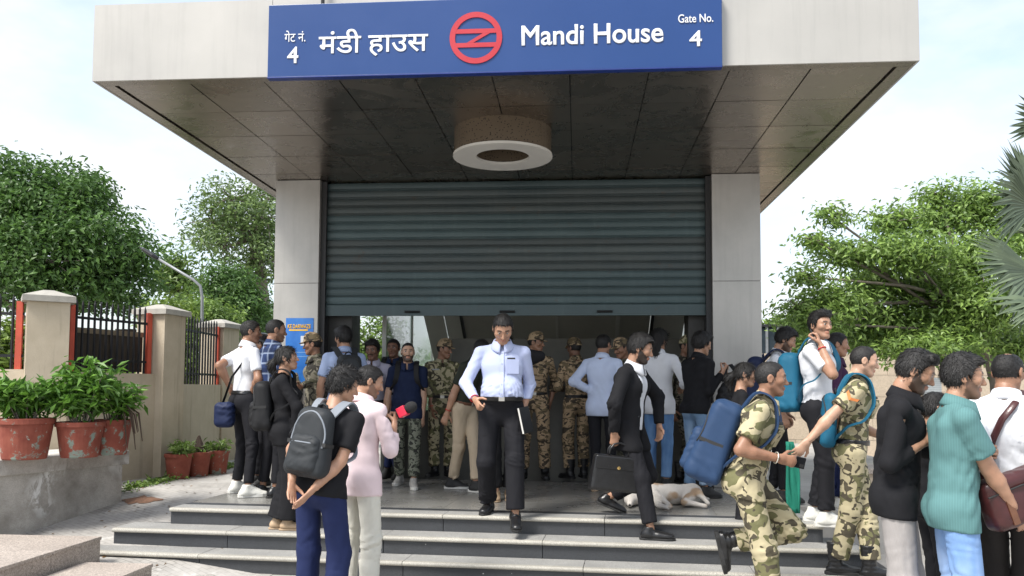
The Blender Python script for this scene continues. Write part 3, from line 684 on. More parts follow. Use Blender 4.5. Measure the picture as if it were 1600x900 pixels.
MAROON = plain('maroon_leather', (0.055, 0.014, 0.014), 0.30, 0, 0.25, 12, 0.1, 80)
SHOEKIND = {'boot': ('boot', BLKLEATH, BLKRUB, 0.026), 'formal': ('formal', BLKLEATH, BLKRUB, 0.018), 'sneaker': ('sneaker', GREYSHOE, WHTRUB, 0.034),
            'white': ('sneaker', WHTSHOE, WHTRUB, 0.036), 'blacksneaker': ('sneaker', BLKRUB, WHTRUB, 0.03), 'tan': ('formal', TANSHOE, TANSHOE, 0.016), 'black': ('sneaker', BLKRUB, BLKRUB, 0.03)}

def two_bone(a, c, L1, L2, pole):
    v = c - a; d = np.linalg.norm(v); dm = (L1 + L2) * 0.998
    if d > dm: c = a + v * dm / d; d = dm
    d = max(d, abs(L1 - L2) + 0.01); u = nrm(c - a)
    x = (L1 * L1 - L2 * L2 + d * d) / (2 * d); h = math.sqrt(max(L1 * L1 - x * x, 0))
    p = np.asarray(pole, float); p = nrm(p - u * (p @ u)); return a + u * x + p * h, c
def comp(deg): a = R_(deg); return V(math.sin(a), math.cos(a), 0)
def gpos(px, d, z): p = at_d(px, 608, d); p[2] = z; return p
def dz(py, z): return F * (HC - z) / (py - 608.0)
def wpt(px, py, d): return at_d(px, py, d)
PEOPLE = {}
def person(key, label, feet, H=1.72, face=180, lean=0, side=0, head=(0, 0), arms=(None, None), skin=1, hair='short', beard=0.0, mous=0.0,
           top=None, bottom=None, shoes='formal', fat=1.0, belly=0.0, female=False, cap=None, group='people in front of the metro entrance', pel=None, jacket=None, belt=None, hands=('relax', 'relax'), palm=(None, None), shrug=0.0, res=0.0145, hcol=None, hsc=1.0):
    s = H / 1.72; f = comp(face); r = V(f[1], -f[0], 0)                      # r = the person's own right
    # feet: (picture x, distance, level, facing, heel lift degrees, height of a raised foot)
    an = []; fdir = []; fpit = []
    for q in feet:
        px, d, z = q[:3]; fa = q[3] if len(q) > 3 else face; pit = q[4] if len(q) > 4 else 0; rz = q[5] if len(q) > 5 else 0
        fd = comp(fa); g = gpos(px, d, z + rz); p = R_(pit)
        fv = fd * math.cos(p) - V(0, 0, math.sin(p)); fu = fd * math.sin(p) + V(0, 0, math.cos(p))
        an.append(g + fd * 0.12 * s * (1 - math.cos(p)) + V(0, 0, 0.12 * s * math.sin(p)) * 1.2 + fu * 0.088 * s); fdir.append(fv); fpit.append(fu)
    TH, SHN = 0.435 * s, 0.410 * s; hw = (0.092 if not female else 0.098) * s * (0.5 + 0.5 * fat)
    mid = (an[0] + an[1]) / 2
    if pel is not None: mid = mid + f * pel[0] + r * pel[1]
    hips_xy = [mid - r * hw, mid + r * hw]
    zmax = min(an[i][2] + math.sqrt(max((TH + SHN) ** 2 * 0.992 - ((hips_xy[i] - an[i])[:2] ** 2).sum(), 0.01)) for i in (0, 1))
    P0 = V(mid[0], mid[1], zmax + 0.02 * s)
    if pel is not None and len(pel) > 2: P0[2] -= pel[2]
    la, sa = R_(lean), R_(side); up = nrm(V(0, 0, 1) * math.cos(la) + f * math.sin(la) + r * math.tan(sa)); fw = nrm(f - up * (f @ up)); rt = np.cross(fw, up)
    B = lambda a, b, c: P0 + rt * (a * s) + fw * (b * s) + up * (c * s)       # body frame: right, forward, up from hip centre
    J = {'P': P0, 'up': up, 'fw': fw, 'rt': rt, 's': s, 'B': B, 'hip': [P0 - rt * hw - up * 0.02 * s, P0 + rt * hw - up * 0.02 * s], 'ank': an}
    J['knee'] = [None, None]
    for i in (0, 1):
        k, a = two_bone(J['hip'][i], an[i], TH, SHN, nrm(V(fdir[i][0], fdir[i][1], 0)) + f * 0.6 + V(0, 0, 0.05)); J['knee'][i] = k; an[i] = a
    sw = (0.172 if not female else 0.148) * (0.65 + 0.35 * fat); shz = 0.446 + shrug
    N = B(0, -0.012, 0.525); J['N'] = N; J['sh'] = [B(-sw, -0.005, shz), B(sw, -0.005, shz)]
    UA, FA = 0.285 * s, 0.250 * s; J['elb'] = [None, None]; J['wr'] = [None, None]
    dP = float((P0 - CAM) @ CD)
    for i in (0, 1):
        sg = -1 if i == 0 else 1; a = arms[i]
        if a is None: wr = J['sh'][i] + (rt * sg * 0.07 + fw * 0.06 - V(0, 0, 1) * 0.515) * s; pole = -fw + rt * sg * 0.6
        elif len(a) == 3: wr = J['sh'][i] + (rt * sg * a[1] + fw * a[0] + V(0, 0, 1) * a[2]) * s; pole = -fw + rt * sg * 0.7 - V(0, 0, 0.4)
        else: wr = wpt(a[0], a[1], dP - a[2]); pole = wpt(a[3], a[4], dP - a[5]) - (J['sh'][i] + wr) / 2
        J['elb'][i], J['wr'][i] = two_bone(J['sh'][i], wr, UA, FA, pole)
    # head
    hf = comp(face + head[0]); hp = R_(head[1]); hs = s ** 0.5 * (0.925 if female else 0.94) * hsc
    hz = nrm(V(0, 0, 1) * math.cos(hp) + hf * math.sin(hp) + (r * math.tan(R_(head[2])) if len(head) > 2 else 0)); hy = nrm(hf - hz * (hf @ hz)); hx = np.cross(hy, hz)
    base = N + up * 0.012 * s
    HC_ = base + (fw * 0.026 + up * 0.024) * s + hz * 0.105 * hs + hy * 0.012
    HM = np.stack([hx, hy, hz], 1) * hs; J['HM'] = HM; J['HCn'] = HC_; J['hs'] = hs
    top_px = HC_ + hz * 0.118 * hs
    pj = lambda p: (round(CX + F * ((p - CAM) @ CR) / ((p - CAM) @ CD)), round(CY - F * ((p - CAM) @ CU) / ((p - CAM) @ CD)))
    print('PERSON', key, 'headtop', pj(top_px), 'head', pj(HC_), 'shL', pj(J['sh'][0]), 'shR', pj(J['sh'][1]), 'hip', pj(P0), 'feet', pj(an[0]), pj(an[1]), 'z', round(P0[2], 2))
    base_pt = V((an[0][0] + an[1][0]) / 2, (an[0][1] + an[1][1]) / 2, min(feet[0][2], feet[1][2]))
    root = empty('person', tuple(base_pt)); tag(root, label, 'person', group); J['root'] = root
    rel = lambda vs: np.asarray(vs) - base_pt
    sd = abs(hash(key)) % 1000 if False else sum(ord(c) * (i + 3) for i, c in enumerate(key)) % 997
    fk = fat
    # --- body
    def torso(P, g):
        hk = 0.4 + 0.6 * fk
        d = capd(P, B(0, -0.004, -0.01), B(0, -0.004, 0.11), (0.132 if not female else 0.145) * s * fk + g, (0.128 if not female else 0.108) * s * fk + g, fw, 0.74)
        d = smin(d, capd(P, B(0, -0.004, 0.11), B(0, 0.0, 0.33), (0.128 if not female else 0.108) * s * fk + g, (0.144 if not female else 0.124) * s * hk + g, fw, 0.70), 0.035 * s)
        d = smin(d, capd(P, B(0, 0.0, 0.33), B(0, -0.014, 0.425), (0.144 if not female else 0.122) * s * hk + g, 0.105 * s + g, fw, 0.68), 0.04 * s)
        for i in (0, 1):
            sg = -1 if i == 0 else 1
            d = smin(d, capd(P, B(sg * 0.042, -0.022, 0.484), J['sh'][i], 0.034 * s + g, 0.046 * s + g), 0.04 * s)
            d = smin(d, capd(P, B(sg * 0.10, -0.055, 0.40), B(sg * 0.09, -0.045, 0.30), 0.055 * s + g, 0.05 * s + g), 0.04 * s)
            d = smin(d, elld(P, B(sg * 0.070, -0.050, -0.035), (0.074 * s + g, (0.076 if female else 0.070) * s + g, 0.088 * s + g)), 0.03 * s)
            if female: d = smin(d, elld(P, B(sg * 0.065, 0.080, 0.315), (0.058 * s + g, 0.052 * s + g, 0.056 * s + g)), 0.03 * s)
            else: d = smin(d, elld(P, B(sg * 0.07, 0.035, 0.35), (0.08 * s + g, 0.048 * s + g, 0.085 * s + g)), 0.04 * s)
        if belly: d = smin(d, elld(P, B(0, 0.045, 0.12), (0.145 * s * fk + g, (0.085 + belly) * s + g, 0.14 * s + g), np.stack([rt, fw, up])), 0.05 * s)
        return d
    def body_fn(P):
        d = torso(P, -0.010)
        for i in (0, 1):
            cov = jacket is not None or (top or {}).get('sleeve', 'short') != 'short'
            d = smin(d, capd(P, J['sh'][i], J['elb'][i], (0.034 if cov else 0.046) * s, (0.028 if cov else 0.039) * s), 0.02 * s)
            fo = J['elb'][i] + (J['wr'][i] - J['elb'][i]) * 0.3
            e = smin(capd(P, J['elb'][i], fo, (0.028 if cov else 0.039) * s, (0.036 if cov else 0.0425) * s), capd(P, fo, J['wr'][i], (0.036 if cov else 0.0425) * s, 0.0265 * s), 0.02); d = smin(d, e, 0.02)
            d = smin(d, capd(P, J['hip'][i], J['knee'][i], 0.058 * s, 0.034 * s), 0.02 * s)
            ca = J['knee'][i] + (an[i] - J['knee'][i]) * 0.3 - fw * 0.015
            d = smin(d, smin(capd(P, J['knee'][i], ca, 0.033 * s, 0.035 * s), capd(P, ca, an[i], 0.035 * s, 0.033 * s), 0.015), 0.008)
        return smin(d, capd(P, N - up * 0.03 * s, HC_ - hz * 0.09 * hs - hy * 0.03 * hs, 0.060 * s, 0.053 * s), 0.03)
    pts = np.array([P0, N] + J['sh'] + J['elb'] + J['wr'] + J['knee'] + an); 
    vs, fs = grid_mesh(body_fn, pts.min(0) - 0.19 * s, pts.max(0) + 0.15 * s, 0.021)
    hv = HEAD_V @ HM.T + HC_; L = HEAD_V; ax = np.abs(L[:, 0])
    jaw = np.clip(1 - np.abs((L[:, 1] - 0.02) / 0.02) * 0, 0, 1)
    bd = ((L[:, 2] < interp(L[:, 1], [-0.02, 0.0, 0.03, 0.06, 0.08, 0.1, 0.13], [-0.3, 0.0, -0.018, -0.040, -0.047, -0.040, -0.040])) & (L[:, 2] > -0.118 + 0.2 * np.clip(0.03 - L[:, 1], 0, 1)) & (L[:, 1] > -0.012)).astype(float)
    lip = ((ax < 0.024) & (L[:, 1] > 0.076) & (L[:, 2] < -0.048) & (L[:, 2] > -0.0735)).astype(float)
    mo = ((ax < 0.030) & (L[:, 1] > 0.074) & (L[:, 2] < -0.038) & (L[:, 2] > -0.0515)).astype(float)
    brow = ((ax > 0.012) & (ax < 0.050) & (L[:, 1] > 0.06) & (np.abs(L[:, 2] - 0.0315 - 0.10 * (0.03 - np.abs(ax - 0.03))) < 0.0058)).astype(float)
    lash = ((np.abs(ax - 0.031) < 0.014) & (L[:, 1] > 0.06) & (np.abs(L[:, 2] - 0.019) < 0.0035)).astype(float)
    dark = np.maximum.reduce([bd * beard * (1 - lip), mo * max(mous, beard), brow * 0.85, lash * 0.7]); AT = {'beard': np.r_[np.zeros(len(vs)), dark], 'lip': np.r_[np.zeros(len(vs)), lip * 0.6]}
    V_, F_ = [vs, hv], [fs, HEAD_F + len(vs)]
    for i in (0, 1):
        w = J['wr'][i]; fd = nrm(w - J['elb'][i]); sg = -1 if i == 0 else 1
        bk = palm[i] if palm[i] is not None else rt * sg + fw * 0.35
        bk = np.asarray(bk, float); bk = nrm(bk - fd * (bk @ fd)); hxv = np.cross(fd, bk) * (1 if i == 0 else 1)
        hvv, hff = HANDS[hands[i]]; hvv = hvv.copy(); hff = hff.copy()
        xs = np.cross(fd, bk)
        if i == 1: hvv[:, 0] *= -1; hff = hff[:, ::-1]
        k = (0.98 if not female else 0.88) * s
        M3 = np.stack([xs, fd, bk], 1) * k
        n0 = sum(len(q) for q in V_); V_.append(hvv @ M3.T + w + fd * 0.012); F_.append(hff + n0)
        J.setdefault('hand', []).append((w + fd * 0.085 * s, fd, bk, xs))
    vv = np.concatenate(V_); ff = np.concatenate(F_); n = len(vv)
    for k in AT: AT[k] = np.r_[AT[k], np.zeros(n - len(AT[k]))]
    add_mesh('body', rel(vv), ff, SKINS[skin], root, AT)
    HMat = Matrix([list(HM[i]) + [float(HC_[i] - base_pt[i])] for i in range(3)] + [[0, 0, 0, 1]])
    def tpl(name, key_, vsfs, mt):
        if key_ not in TPL:
            o = add_mesh(name, vsfs[0], vsfs[1], mt); TPL[key_] = o.data; bpy.data.objects.remove(o)
        o = bpy.data.objects.new(name, TPL[key_]); col.objects.link(o); o.parent = root; o.matrix_local = HMat; return o
    for sg in (-1, 1):
        if 'eye' not in TPL:
            m_ = MB().lathe([(0.0, 0.0118), (0.003, 0.0115), (0.0056, 0.0104), (0.0088, 0.008), (0.0112, 0.004), (0.0118, 0), (0.009, -0.008), (0, -0.0118)], 14, Matrix.Rotation(R_(-90), 4, 'X'))
            o = m_.build('eye', EYEM, smooth=True); o.data.materials.append(IRIS)
            for p_ in o.data.polygons: p_.material_index = 1 if p_.center.y > 0.0098 else 0
            TPL['eye'] = o.data; bpy.data.objects.remove(o)
        o = bpy.data.objects.new('eye', TPL['eye']); col.objects.link(o); o.parent = root; o.matrix_local = HMat @ Matrix.Translation((sg * 0.0315, 0.0778, 0.010))
    if hair: tpl('hair', 'hair_' + hair, hair_mesh(hair), HAIRM)
    if cap is not None: tpl('cap', 'cap_' + cap.name, CAPV, cap)
    # --- trousers / skirt
    b = dict(loose=0.008, knee=0.062, hem=0.052, low=0.045, waist=0.075); b.update(bottom or {})
    def trs(P):
        d = torso(P, b['loose'] - 0.004); d = smax(d, pland(P, B(0, 0, b['waist']), up), 0.006); dl = None
        d = smax(d, -pland(P, B(0, 0, -0.10), up), 0.03) if False else d
        for i in (0, 1):
            kn = J['knee'][i]; e = capd(P, J['hip'][i], kn, (0.087 if not female else 0.09) * s * (0.5 + 0.5 * fk), b['knee'] * 0.93 * s)
            lo = an[i] + (kn - an[i]) * (b['low'] / 0.41)
            e2 = capd(P, kn, lo, b['knee'] * 0.93 * s, b['hem'] * 0.95 * s); e2 = smax(e2, -pland(P, lo, nrm(kn - an[i])), 0.004)
            e = smin(e, e2, 0.03)
            amp = 0.0025 + 0.006 * np.exp(-((pland(P, kn, (0, 0, 1))) / 0.12) ** 2) + 0.008 * np.exp(-((pland(P, lo, (0, 0, 1))) / 0.13) ** 2)
            e = e + folds(f32(P * np.array([0.6, 0.6, 1.3], np.float32)), sd + i, 42) * amp + folds(f32(P * np.array([1.2, 1.2, 0.3], np.float32)), sd + 7 + i, 40) * 0.004
            dl = e if dl is None else smin(dl, e, 0.012)
        return smin(d, dl, 0.03)
    if b.get('mat') is not None:
        pts = np.array([B(0, 0, b['waist'])] + J['knee'] + an + J['hip'])
        vs, fs = grid_mesh(trs, pts.min(0) - 0.20 * s * fk, pts.max(0) + 0.20 * s * fk, res)
        add_mesh('trousers', rel(vs), fs, b['mat'], root)
    # --- shirt / jacket
    def garment(name, g, sleeve, hem, mt, open_front=0.0, vneck=0.0, flare=0.0, fr=24, amp=0.005, sl=1.0):
        sl_p = []
        def fn(P):
            d = torso(P, g)
            if hem < 0.0: d = smin(d, capd(P, B(0, -0.008, 0.28), B(0, -0.010, hem - 0.05), (0.134 if not female else 0.118) * s * fk + g, ((0.136 if not female else 0.140) + flare) * s * fk + g, fw, 0.76), 0.03)
            if hem < -0.05:
                for i in (0, 1): d = smin(d, capd(P, J['hip'][i], J['hip'][i] + (J['knee'][i] - J['hip'][i]) * 0.4, 0.086 * s * (0.5 + 0.5 * fk) + g, 0.080 * s + g), 0.03)
            if hem < 0.02: d = smin(d, smax(torso(P, b['loose'] + 0.007), pland(P, B(0, 0, 0.14), up), 0.03), 0.03)
            zf = pland(P, P0, up)
            d = d + folds(f32(P * np.array([1.0, 1.0, 0.55], np.float32)), sd + 11, fr * 1.7) * (amp * 1.5 * (0.45 + 0.7 * np.exp(-((zf - 0.10 * s) / 0.16) ** 2)))
            d = d + folds(f32(P * np.array([0.6, 0.6, 1.3], np.float32)), sd + 17, fr * 1.5) * (amp * 0.9 * np.exp(-((zf - 0.14 * s) / 0.12) ** 2))
            for i in (0, 1):
                S0, E, W = J['sh'][i], J['elb'][i], J['wr'][i]; q = np.zeros(0)
                if sleeve == 'none': continue
                if sleeve == 'short':
                    en = S0 + (E - S0) * 0.72; e = capd(P, S0, en, 0.047 * s * sl + g * 0.6, 0.057 * s * sl + g * 0.5); e = smax(e, pland(P, en, nrm(E - S0)), 0.003)
                else:
                    en = E + (W - E) * (0.55 if sleeve == 'roll' else 0.96)
                    e = smin(capd(P, S0, E, 0.047 * s * sl + g * 0.6, 0.045 * s * sl + g * 0.6), capd(P, E, en, 0.045 * s * sl + g * 0.6, (0.044 if sleeve == 'roll' else 0.034) * s + g * 0.5), 0.02)
                    e = smax(e, pland(P, en, nrm(W - E)), 0.003)
                    e = e + folds(P, sd + 5 + i, 55) * 0.0065 * (0.4 + np.exp(-((np.linalg.norm(P - E.astype(np.float32), axis=1)) / 0.11) ** 2))
                e = e + folds(P, sd + 3 + i, 44) * 0.0042
                d = smin(d, e, 0.014)
            d = smax(d, -pland(P, B(0, 0, hem), up), 0.004)
            d = smax(d, -capd(P, N - up * 0.012 * s, N + up * 0.2 * s + fw * 0.05, 0.060 * s, 0.075 * s), 0.006)
            if vneck: d = smax(d, -elld(P, B(0, 0.13, 0.50), (0.035 * s, 0.09 * s, (0.05 + vneck) * s), np.stack([rt, fw, up])), 0.006)
            if open_front:
                w0 = (P - B(0, 0.1, 0.1).astype(np.float32)) @ rt.astype(np.float32); fz = (P - P0.astype(np.float32)) @ fw.astype(np.float32)
                wd = open_front * s * (0.35 + 0.65 * np.clip((zf / s - 0.12) / 0.30, 0, 1)) + np.clip(-(zf) * 0.15, 0, 0.1)
                d = smax(d, -np.maximum(np.abs(w0) - wd, 0.035 - fz), 0.006)
            return d
        pts = np.array([B(0, 0, hem), N + up * 0.06] + J['sh'] + (J['elb'] if sleeve != 'none' else []) + (J['wr'] if sleeve in ('long', 'roll') else []))
        vs, fs = grid_mesh(fn, pts.min(0) - 0.22 * s * fk, pts.max(0) + 0.22 * s * fk * (0.6), res)
        return add_mesh(name, rel(vs), fs, mt, root)
    if top:
        tp = dict(g=0.008, sleeve='short', hem=-0.10, collar=True, vneck=0.0, name='shirt'); tp.update(top)
        if jacket is None or tp.get('force'): garment(tp['name'], tp['g'] * 0.7, tp['sleeve'] if jacket is None else 'none', tp['hem'], tp['mat'], 0, tp['vneck'], tp.get('flare', 0), tp.get('fr', 24), tp.get('amp', 0.005), tp.get('sl', 1.0))
        if tp['collar']:
            rings = []; n_ = 28; gap = tp.get('gap', 0.38)
            for j in range(n_ + 1):
                a = -math.pi / 2 + gap / 2 + (2 * math.pi - gap) * j / n_ + math.pi
                a = math.pi / 2 + gap / 2 + (2 * math.pi - gap) * j / n_
                fr_ = (math.sin(a) + 1) / 2; ca, sa_ = math.cos(a), math.sin(a)
                cp = lambda rr, rf, h_: B(ca * rr, 0.004 + sa_ * rf + 0.012, 0.535 + h_)
                dp = 0.020 * fr_ ** 4
                rings.append([cp(0.070, 0.066, -0.030 - 0.035 * fr_), cp(0.064, 0.064, 0.034 - 0.045 * fr_), cp(0.070, 0.071, 0.037 - 0.045 * fr_), cp(0.094, 0.096 , -0.012 - 0.055 * fr_ - dp), cp(0.088, 0.089, -0.024 - 0.055 * fr_ - dp)])
            vs = [p for rg in rings for p in rg]; fs = []
            for j in range(n_):
                for q in range(4): fs.append((j * 5 + q, (j + 1) * 5 + q, (j + 1) * 5 + q + 1, j * 5 + q + 1))
            o = add_mesh('collar', rel(vs), fs, tp['mat'], root); sdm = o.modifiers.new('solid', 'SOLIDIFY'); sdm.thickness = 0.004
    if jacket:
        garment('shirt', 0.008, 'none', -0.02, top['mat'])
        garment('jacket', jacket.get('g', 0.022) * 0.75, jacket.get('sleeve', 'long'), jacket.get('hem', -0.20), jacket['mat'], jacket.get('open', 0.06), 0, jacket.get('flare', 0.02), 18, 0.006, jacket.get('sl', 1.08))
    if belt is not None:
        g = (bottom or {}).get('loose', 0.012) + 0.004; zb = b['waist'] - 0.018; h_ = 0.019
        ring = []
        def bel(P): return smax(torso(P, g), np.abs(pland(P, B(0, 0, zb), up)) - h_ * s, 0.003)
        c = B(0, 0, zb); vs, fs = grid_mesh(bel, c - 0.24 * s * fk - 0.02, c + 0.24 * s * fk + 0.02, 0.0085)
        bo = add_mesh('belt', rel(vs), fs, belt, root)
        fr_ = (0.125 * fk * 0.74 + (0.04 + belly if belly else 0)) * s + g + 0.012
        o = MB().box((-0.026, -0.006, -0.019), (0.026, 0.006, 0.019), Matrix(((rt[0], fw[0], up[0], 0), (rt[1], fw[1], up[1], 0), (rt[2], fw[2], up[2], 0), (0, 0, 0, 1)))).build('buckle', METALM, root, bevel=0.002)
        lo_, hi_ = 0.0, 0.3
        for _ in range(20):
            m_ = (lo_ + hi_) / 2; v_ = torso(np.array([c + fw * m_], np.float32), g)[0]
            if v_ < 0: lo_ = m_
            else: hi_ = m_
        o.location = Vector(rel(c + fw * (lo_ + 0.002)))
    # --- shoes
    if shoes:
        kd, mt, sm_, sh_ = SHOEKIND[shoes]; me, sme = shoe_mesh(kd, mt, sm_, sh_)
        for i in (0, 1):
            y_ = fdir[i]; z_ = fpit[i]; x_ = np.cross(y_, z_); A = an[i] - base_pt
            M4 = Matrix([[x_[q] * s, y_[q] * s, z_[q] * s, A[q]] for q in range(3)] + [[0, 0, 0, 1]])
            so = bpy.data.objects.new('shoe', me); col.objects.link(so); so.parent = root; so.matrix_local = M4
            sl = bpy.data.objects.new('sole', sme); col.objects.link(sl); sl.parent = so
            bv = sl.modifiers.new('bevel', 'BEVEL'); bv.width = 0.004; bv.segments = 2
    J['torso'] = torso; J['base'] = base_pt; J['gt'] = (jacket or top or {}).get('g', 0.012)
    PEOPLE[key] = J; return J
TPL = {}
# ---------------------------------------------------------------- the people, left to right
C_WHITE = cloth('cloth_white', (0.66, 0.67, 0.70), wrinkle=0.3); C_BLACK = cloth('cloth_black', (0.010, 0.010, 0.012)); C_BLACKTR = cloth('trouser_black', (0.011, 0.011, 0.014), 0.8, 0.3)
C_BLUESH = cloth('cloth_sky_blue', (0.34, 0.42, 0.62)); C_PALEBL = cloth('cloth_pale_blue', (0.50, 0.57, 0.74)); C_LILAC = cloth('cloth_lilac', (0.44, 0.43, 0.53)); C_PERI = cloth('cloth_periwinkle', (0.46, 0.51, 0.71))
C_PINK = cloth('cloth_pink', (0.72, 0.58, 0.60), wrinkle=0.4); C_OFFW = cloth('trouser_offwhite', (0.62, 0.60, 0.53)); C_NAVY = cloth('cloth_navy', (0.012, 0.02, 0.055)); C_NAVYTR = cloth('trouser_navy', (0.014, 0.022, 0.075))
C_PLAID = cloth('cloth_plaid', (0.022, 0.04, 0.11), kind='plaid', c2=(0.30, 0.36, 0.48)); C_OLIVE = cloth('cloth_olive', (0.026, 0.03, 0.022)); C_KHAKI = cloth('trouser_khaki', (0.52, 0.42, 0.30)); C_PURPLE = cloth('cloth_purple', (0.035, 0.012, 0.04))
C_TEAL = cloth('cloth_teal_knit', (0.10, 0.215, 0.215), kind='rib'); C_GREYTR = cloth('trouser_grey', (0.30, 0.28, 0.27), kind='denim', c2=(0.38, 0.36, 0.35)); C_JEAN = cloth('jeans_blue', (0.075, 0.16, 0.32), kind='denim', c2=(0.20, 0.33, 0.52)); C_JEANL = cloth('jeans_light', (0.17, 0.29, 0.52), kind='denim', c2=(0.42, 0.53, 0.72)); C_DARKTR = cloth('trouser_charcoal', (0.028, 0.024, 0.022))
C_JEANM = cloth('jeans_pale', (0.14, 0.23, 0.36), kind='denim', c2=(0.30, 0.40, 0.52)); C_GREEN = cloth('cloth_sea_green', (0.02, 0.20, 0.14)); C_MAROON = cloth('cloth_maroon', (0.10, 0.01, 0.03))
BK = dict(mat=C_BLACKTR)
person('a_polo', 'man in white polo shirt and black trousers standing left of the steps', [(374, 8.75, LZ, 45), (391, 8.4, LZ, 60)], 1.80, 42, 2, 0, (25, 4), ((360, 606, 0.0, 344, 592, 0.1), (394, 616, 0.05, 400, 590, 0.15)), 2, 'short', top=dict(mat=C_WHITE, hem=0.03), bottom=dict(BK, knee=0.062), shoes='white', belt=BLKLEATH)
J = person('b_helmet', 'person in dark jacket and black helmet half hidden behind the man in white polo', [(404, 9.4, LZ), (416, 9.4, LZ)], 1.70, 200, skin=2, hair=None, beard=0.3, top=dict(mat=C_MAROON, sleeve='long', g=0.03), bottom=BK, shoes='black')
person('c_plaid', 'man in navy plaid shirt with his back turned near the poster', [(414, 8.55, LZ, 50), (434, 8.4, LZ, 50)], 1.80, 48, 0, 0, (12, 6), skin=2, hair='crop', beard=0.4, top=dict(mat=C_PLAID, sleeve='long', hem=-0.12, g=0.018), bottom=BK, shoes='formal')
person('d_soldier', 'soldier in camouflage cap mostly hidden behind the man in plaid', [(448, 10.0, LZ), (460, 10.0, LZ)], 1.68, 230, skin=3, hair='crop', mous=0.9, cap=CAMO_DULL, top=dict(mat=CAMO_DULL, sleeve='long', hem=-0.05), bottom=dict(mat=CAMO_DULL), shoes='boot')
person('e_woman', 'woman in black suit with tied hair and hair clip looking right on the steps', [(440, 7.42, LZ - RI, 75), (456, 7.36, LZ - RI, 85)], 1.61, 80, -2, 0, (0, -6), (None, (460, 676, 0.1, 466, 632, 0.15)), 1, 'tied', female=True, top=dict(mat=C_BLACK, sleeve='long', hem=-0.16, g=0.016, collar=False), bottom=dict(mat=C_BLACK, knee=0.085, hem=0.115, low=0.02, loose=0.016), shoes='tan')
person('f_soldier', 'moustached soldier in dull camouflage and cap facing left beside the poster', [(484, 9.2, LZ, 240), (500, 9.35, LZ, 235)], 1.69, 236, 0, 0, (25, 6), (None, (470, 604, 0.25, 486, 606, 0.15)), 2, 'crop', mous=1.0, cap=CAMO_TAN, top=dict(mat=CAMO_DULL, sleeve='long', hem=-0.04), bottom=dict(mat=CAMO_DULL), shoes='boot', belt=BROWNLEATH)
person('g_bluebag', 'man in sky blue shirt with dark backpack seen from behind under the shutter', [(528, 8.95, LZ), (546, 8.9, LZ)], 1.75, 335, 0, 0, (-28, 4), (None, None), 1, 'thick', top=dict(mat=C_BLUESH, sleeve='short', hem=-0.08, g=0.016), bottom=BK)
person('h_blacktee', 'young person in black tee and navy trousers holding hands behind the back, grey backpack on', [(484, 5.45, 0, 10), (524, 5.3, 0, 30)], 1.67, 16, 9, 6, (40, 14), ((456, 752, 0.20, 398, 708, 0.05), (490, 764, 0.22, 530, 716, 0.10)), 1, 'messy', top=dict(mat=C_BLACK, hem=-0.07, g=0.014, collar=False, sl=1.15, flare=0.0), bottom=dict(mat=C_NAVYTR, knee=0.082, hem=0.078, loose=0.02), shoes='black', hands=('flat', 'flat'), res=0.012, fat=1.02)
person('i_pink', 'man in pale pink shirt and off-white trousers holding a microphone, seen from behind', [(545, 5.95, 0, 20), (579, 5.8, 0, 30)], 1.70, 28, 3, 0, (38, 18), ((540, 690, -0.1, 535, 660, 0.1), (616, 664, -0.12, 606, 700, 0.10)), 1, 'short', beard=0.5, top=dict(mat=C_PINK, sleeve='roll', hem=-0.15, g=0.018, flare=0.0, amp=0.006), bottom=dict(mat=C_OFFW, knee=0.076, hem=0.074, loose=0.008), shoes='white', hands=('relax', 'grip'), res=0.012)
person('j_lilac', 'moustached man in pale lilac shirt facing the street behind the reporter', [(574, 9.7, LZ), (592, 9.7, LZ)], 1.66, 182, 0, 0, (5, 10), (None, None), 3, 'thick', mous=1.0, top=dict(mat=C_LILAC, sleeve='long', hem=0.05), bottom=BK)
person('k_behind', 'man in navy shirt with backpack straps standing behind the bearded man', [(606, 10.3, LZ), (624, 10.2, LZ)], 1.72, 185, 0, 0, (0, 2), (None, None), 3, 'short', top=dict(mat=C_NAVY, hem=-0.08), bottom=dict(mat=C_NAVYTR), shoes='black')
person('l_navypolo', 'bearded man in navy polo and grey camouflage trousers facing the street', [(648, 9.2, LZ, 165), (626, 9.6, LZ, 185)], 1.63, 176, 0, 0, (-10, 0), ((661, 662, 0.05, 664, 628, -0.05), (602, 655, 0.05, 600, 628, 0)), 0, 'crop', beard=0.85, fat=1.1, belly=0.02, top=dict(mat=C_NAVY, hem=-0.12, g=0.016, vneck=0.03), bottom=dict(mat=CAMO_GREY, knee=0.075, hem=0.07), shoes='sneaker')
person('m_soldier', 'soldier in green camouflage and cap looking right behind the khaki trousers', [(702, 10.5, LZ, 150), (680, 10.5, LZ, 200)], 1.70, 170, 0, 0, (-62, 8), (None, (676, 652, 0.1, 668, 620, 0)), 2, 'crop', mous=0.6, cap=CAMO_TAN, top=dict(mat=CAMO_GREEN, sleeve='roll', hem=0.05, g=0.018), bottom=dict(mat=CAMO_GREEN, knee=0.075, hem=0.07, loose=0.016), shoes='boot', belt=BLKLEATH)
person('n_olive', 'man in dark olive tee and khaki trousers half hidden behind the large man', [(745, 8.9, LZ, 110), (708, 9.2, LZ, 95)], 1.70, 118, 16, 0, (10, 30), (None, (690, 668, 0.1, 700, 630, 0.05)), 1, 'short', top=dict(mat=C_OLIVE, hem=0.04, g=0.018), bottom=dict(mat=C_KHAKI, knee=0.072, hem=0.062), shoes='blacksneaker', belt=BROWNLEATH)
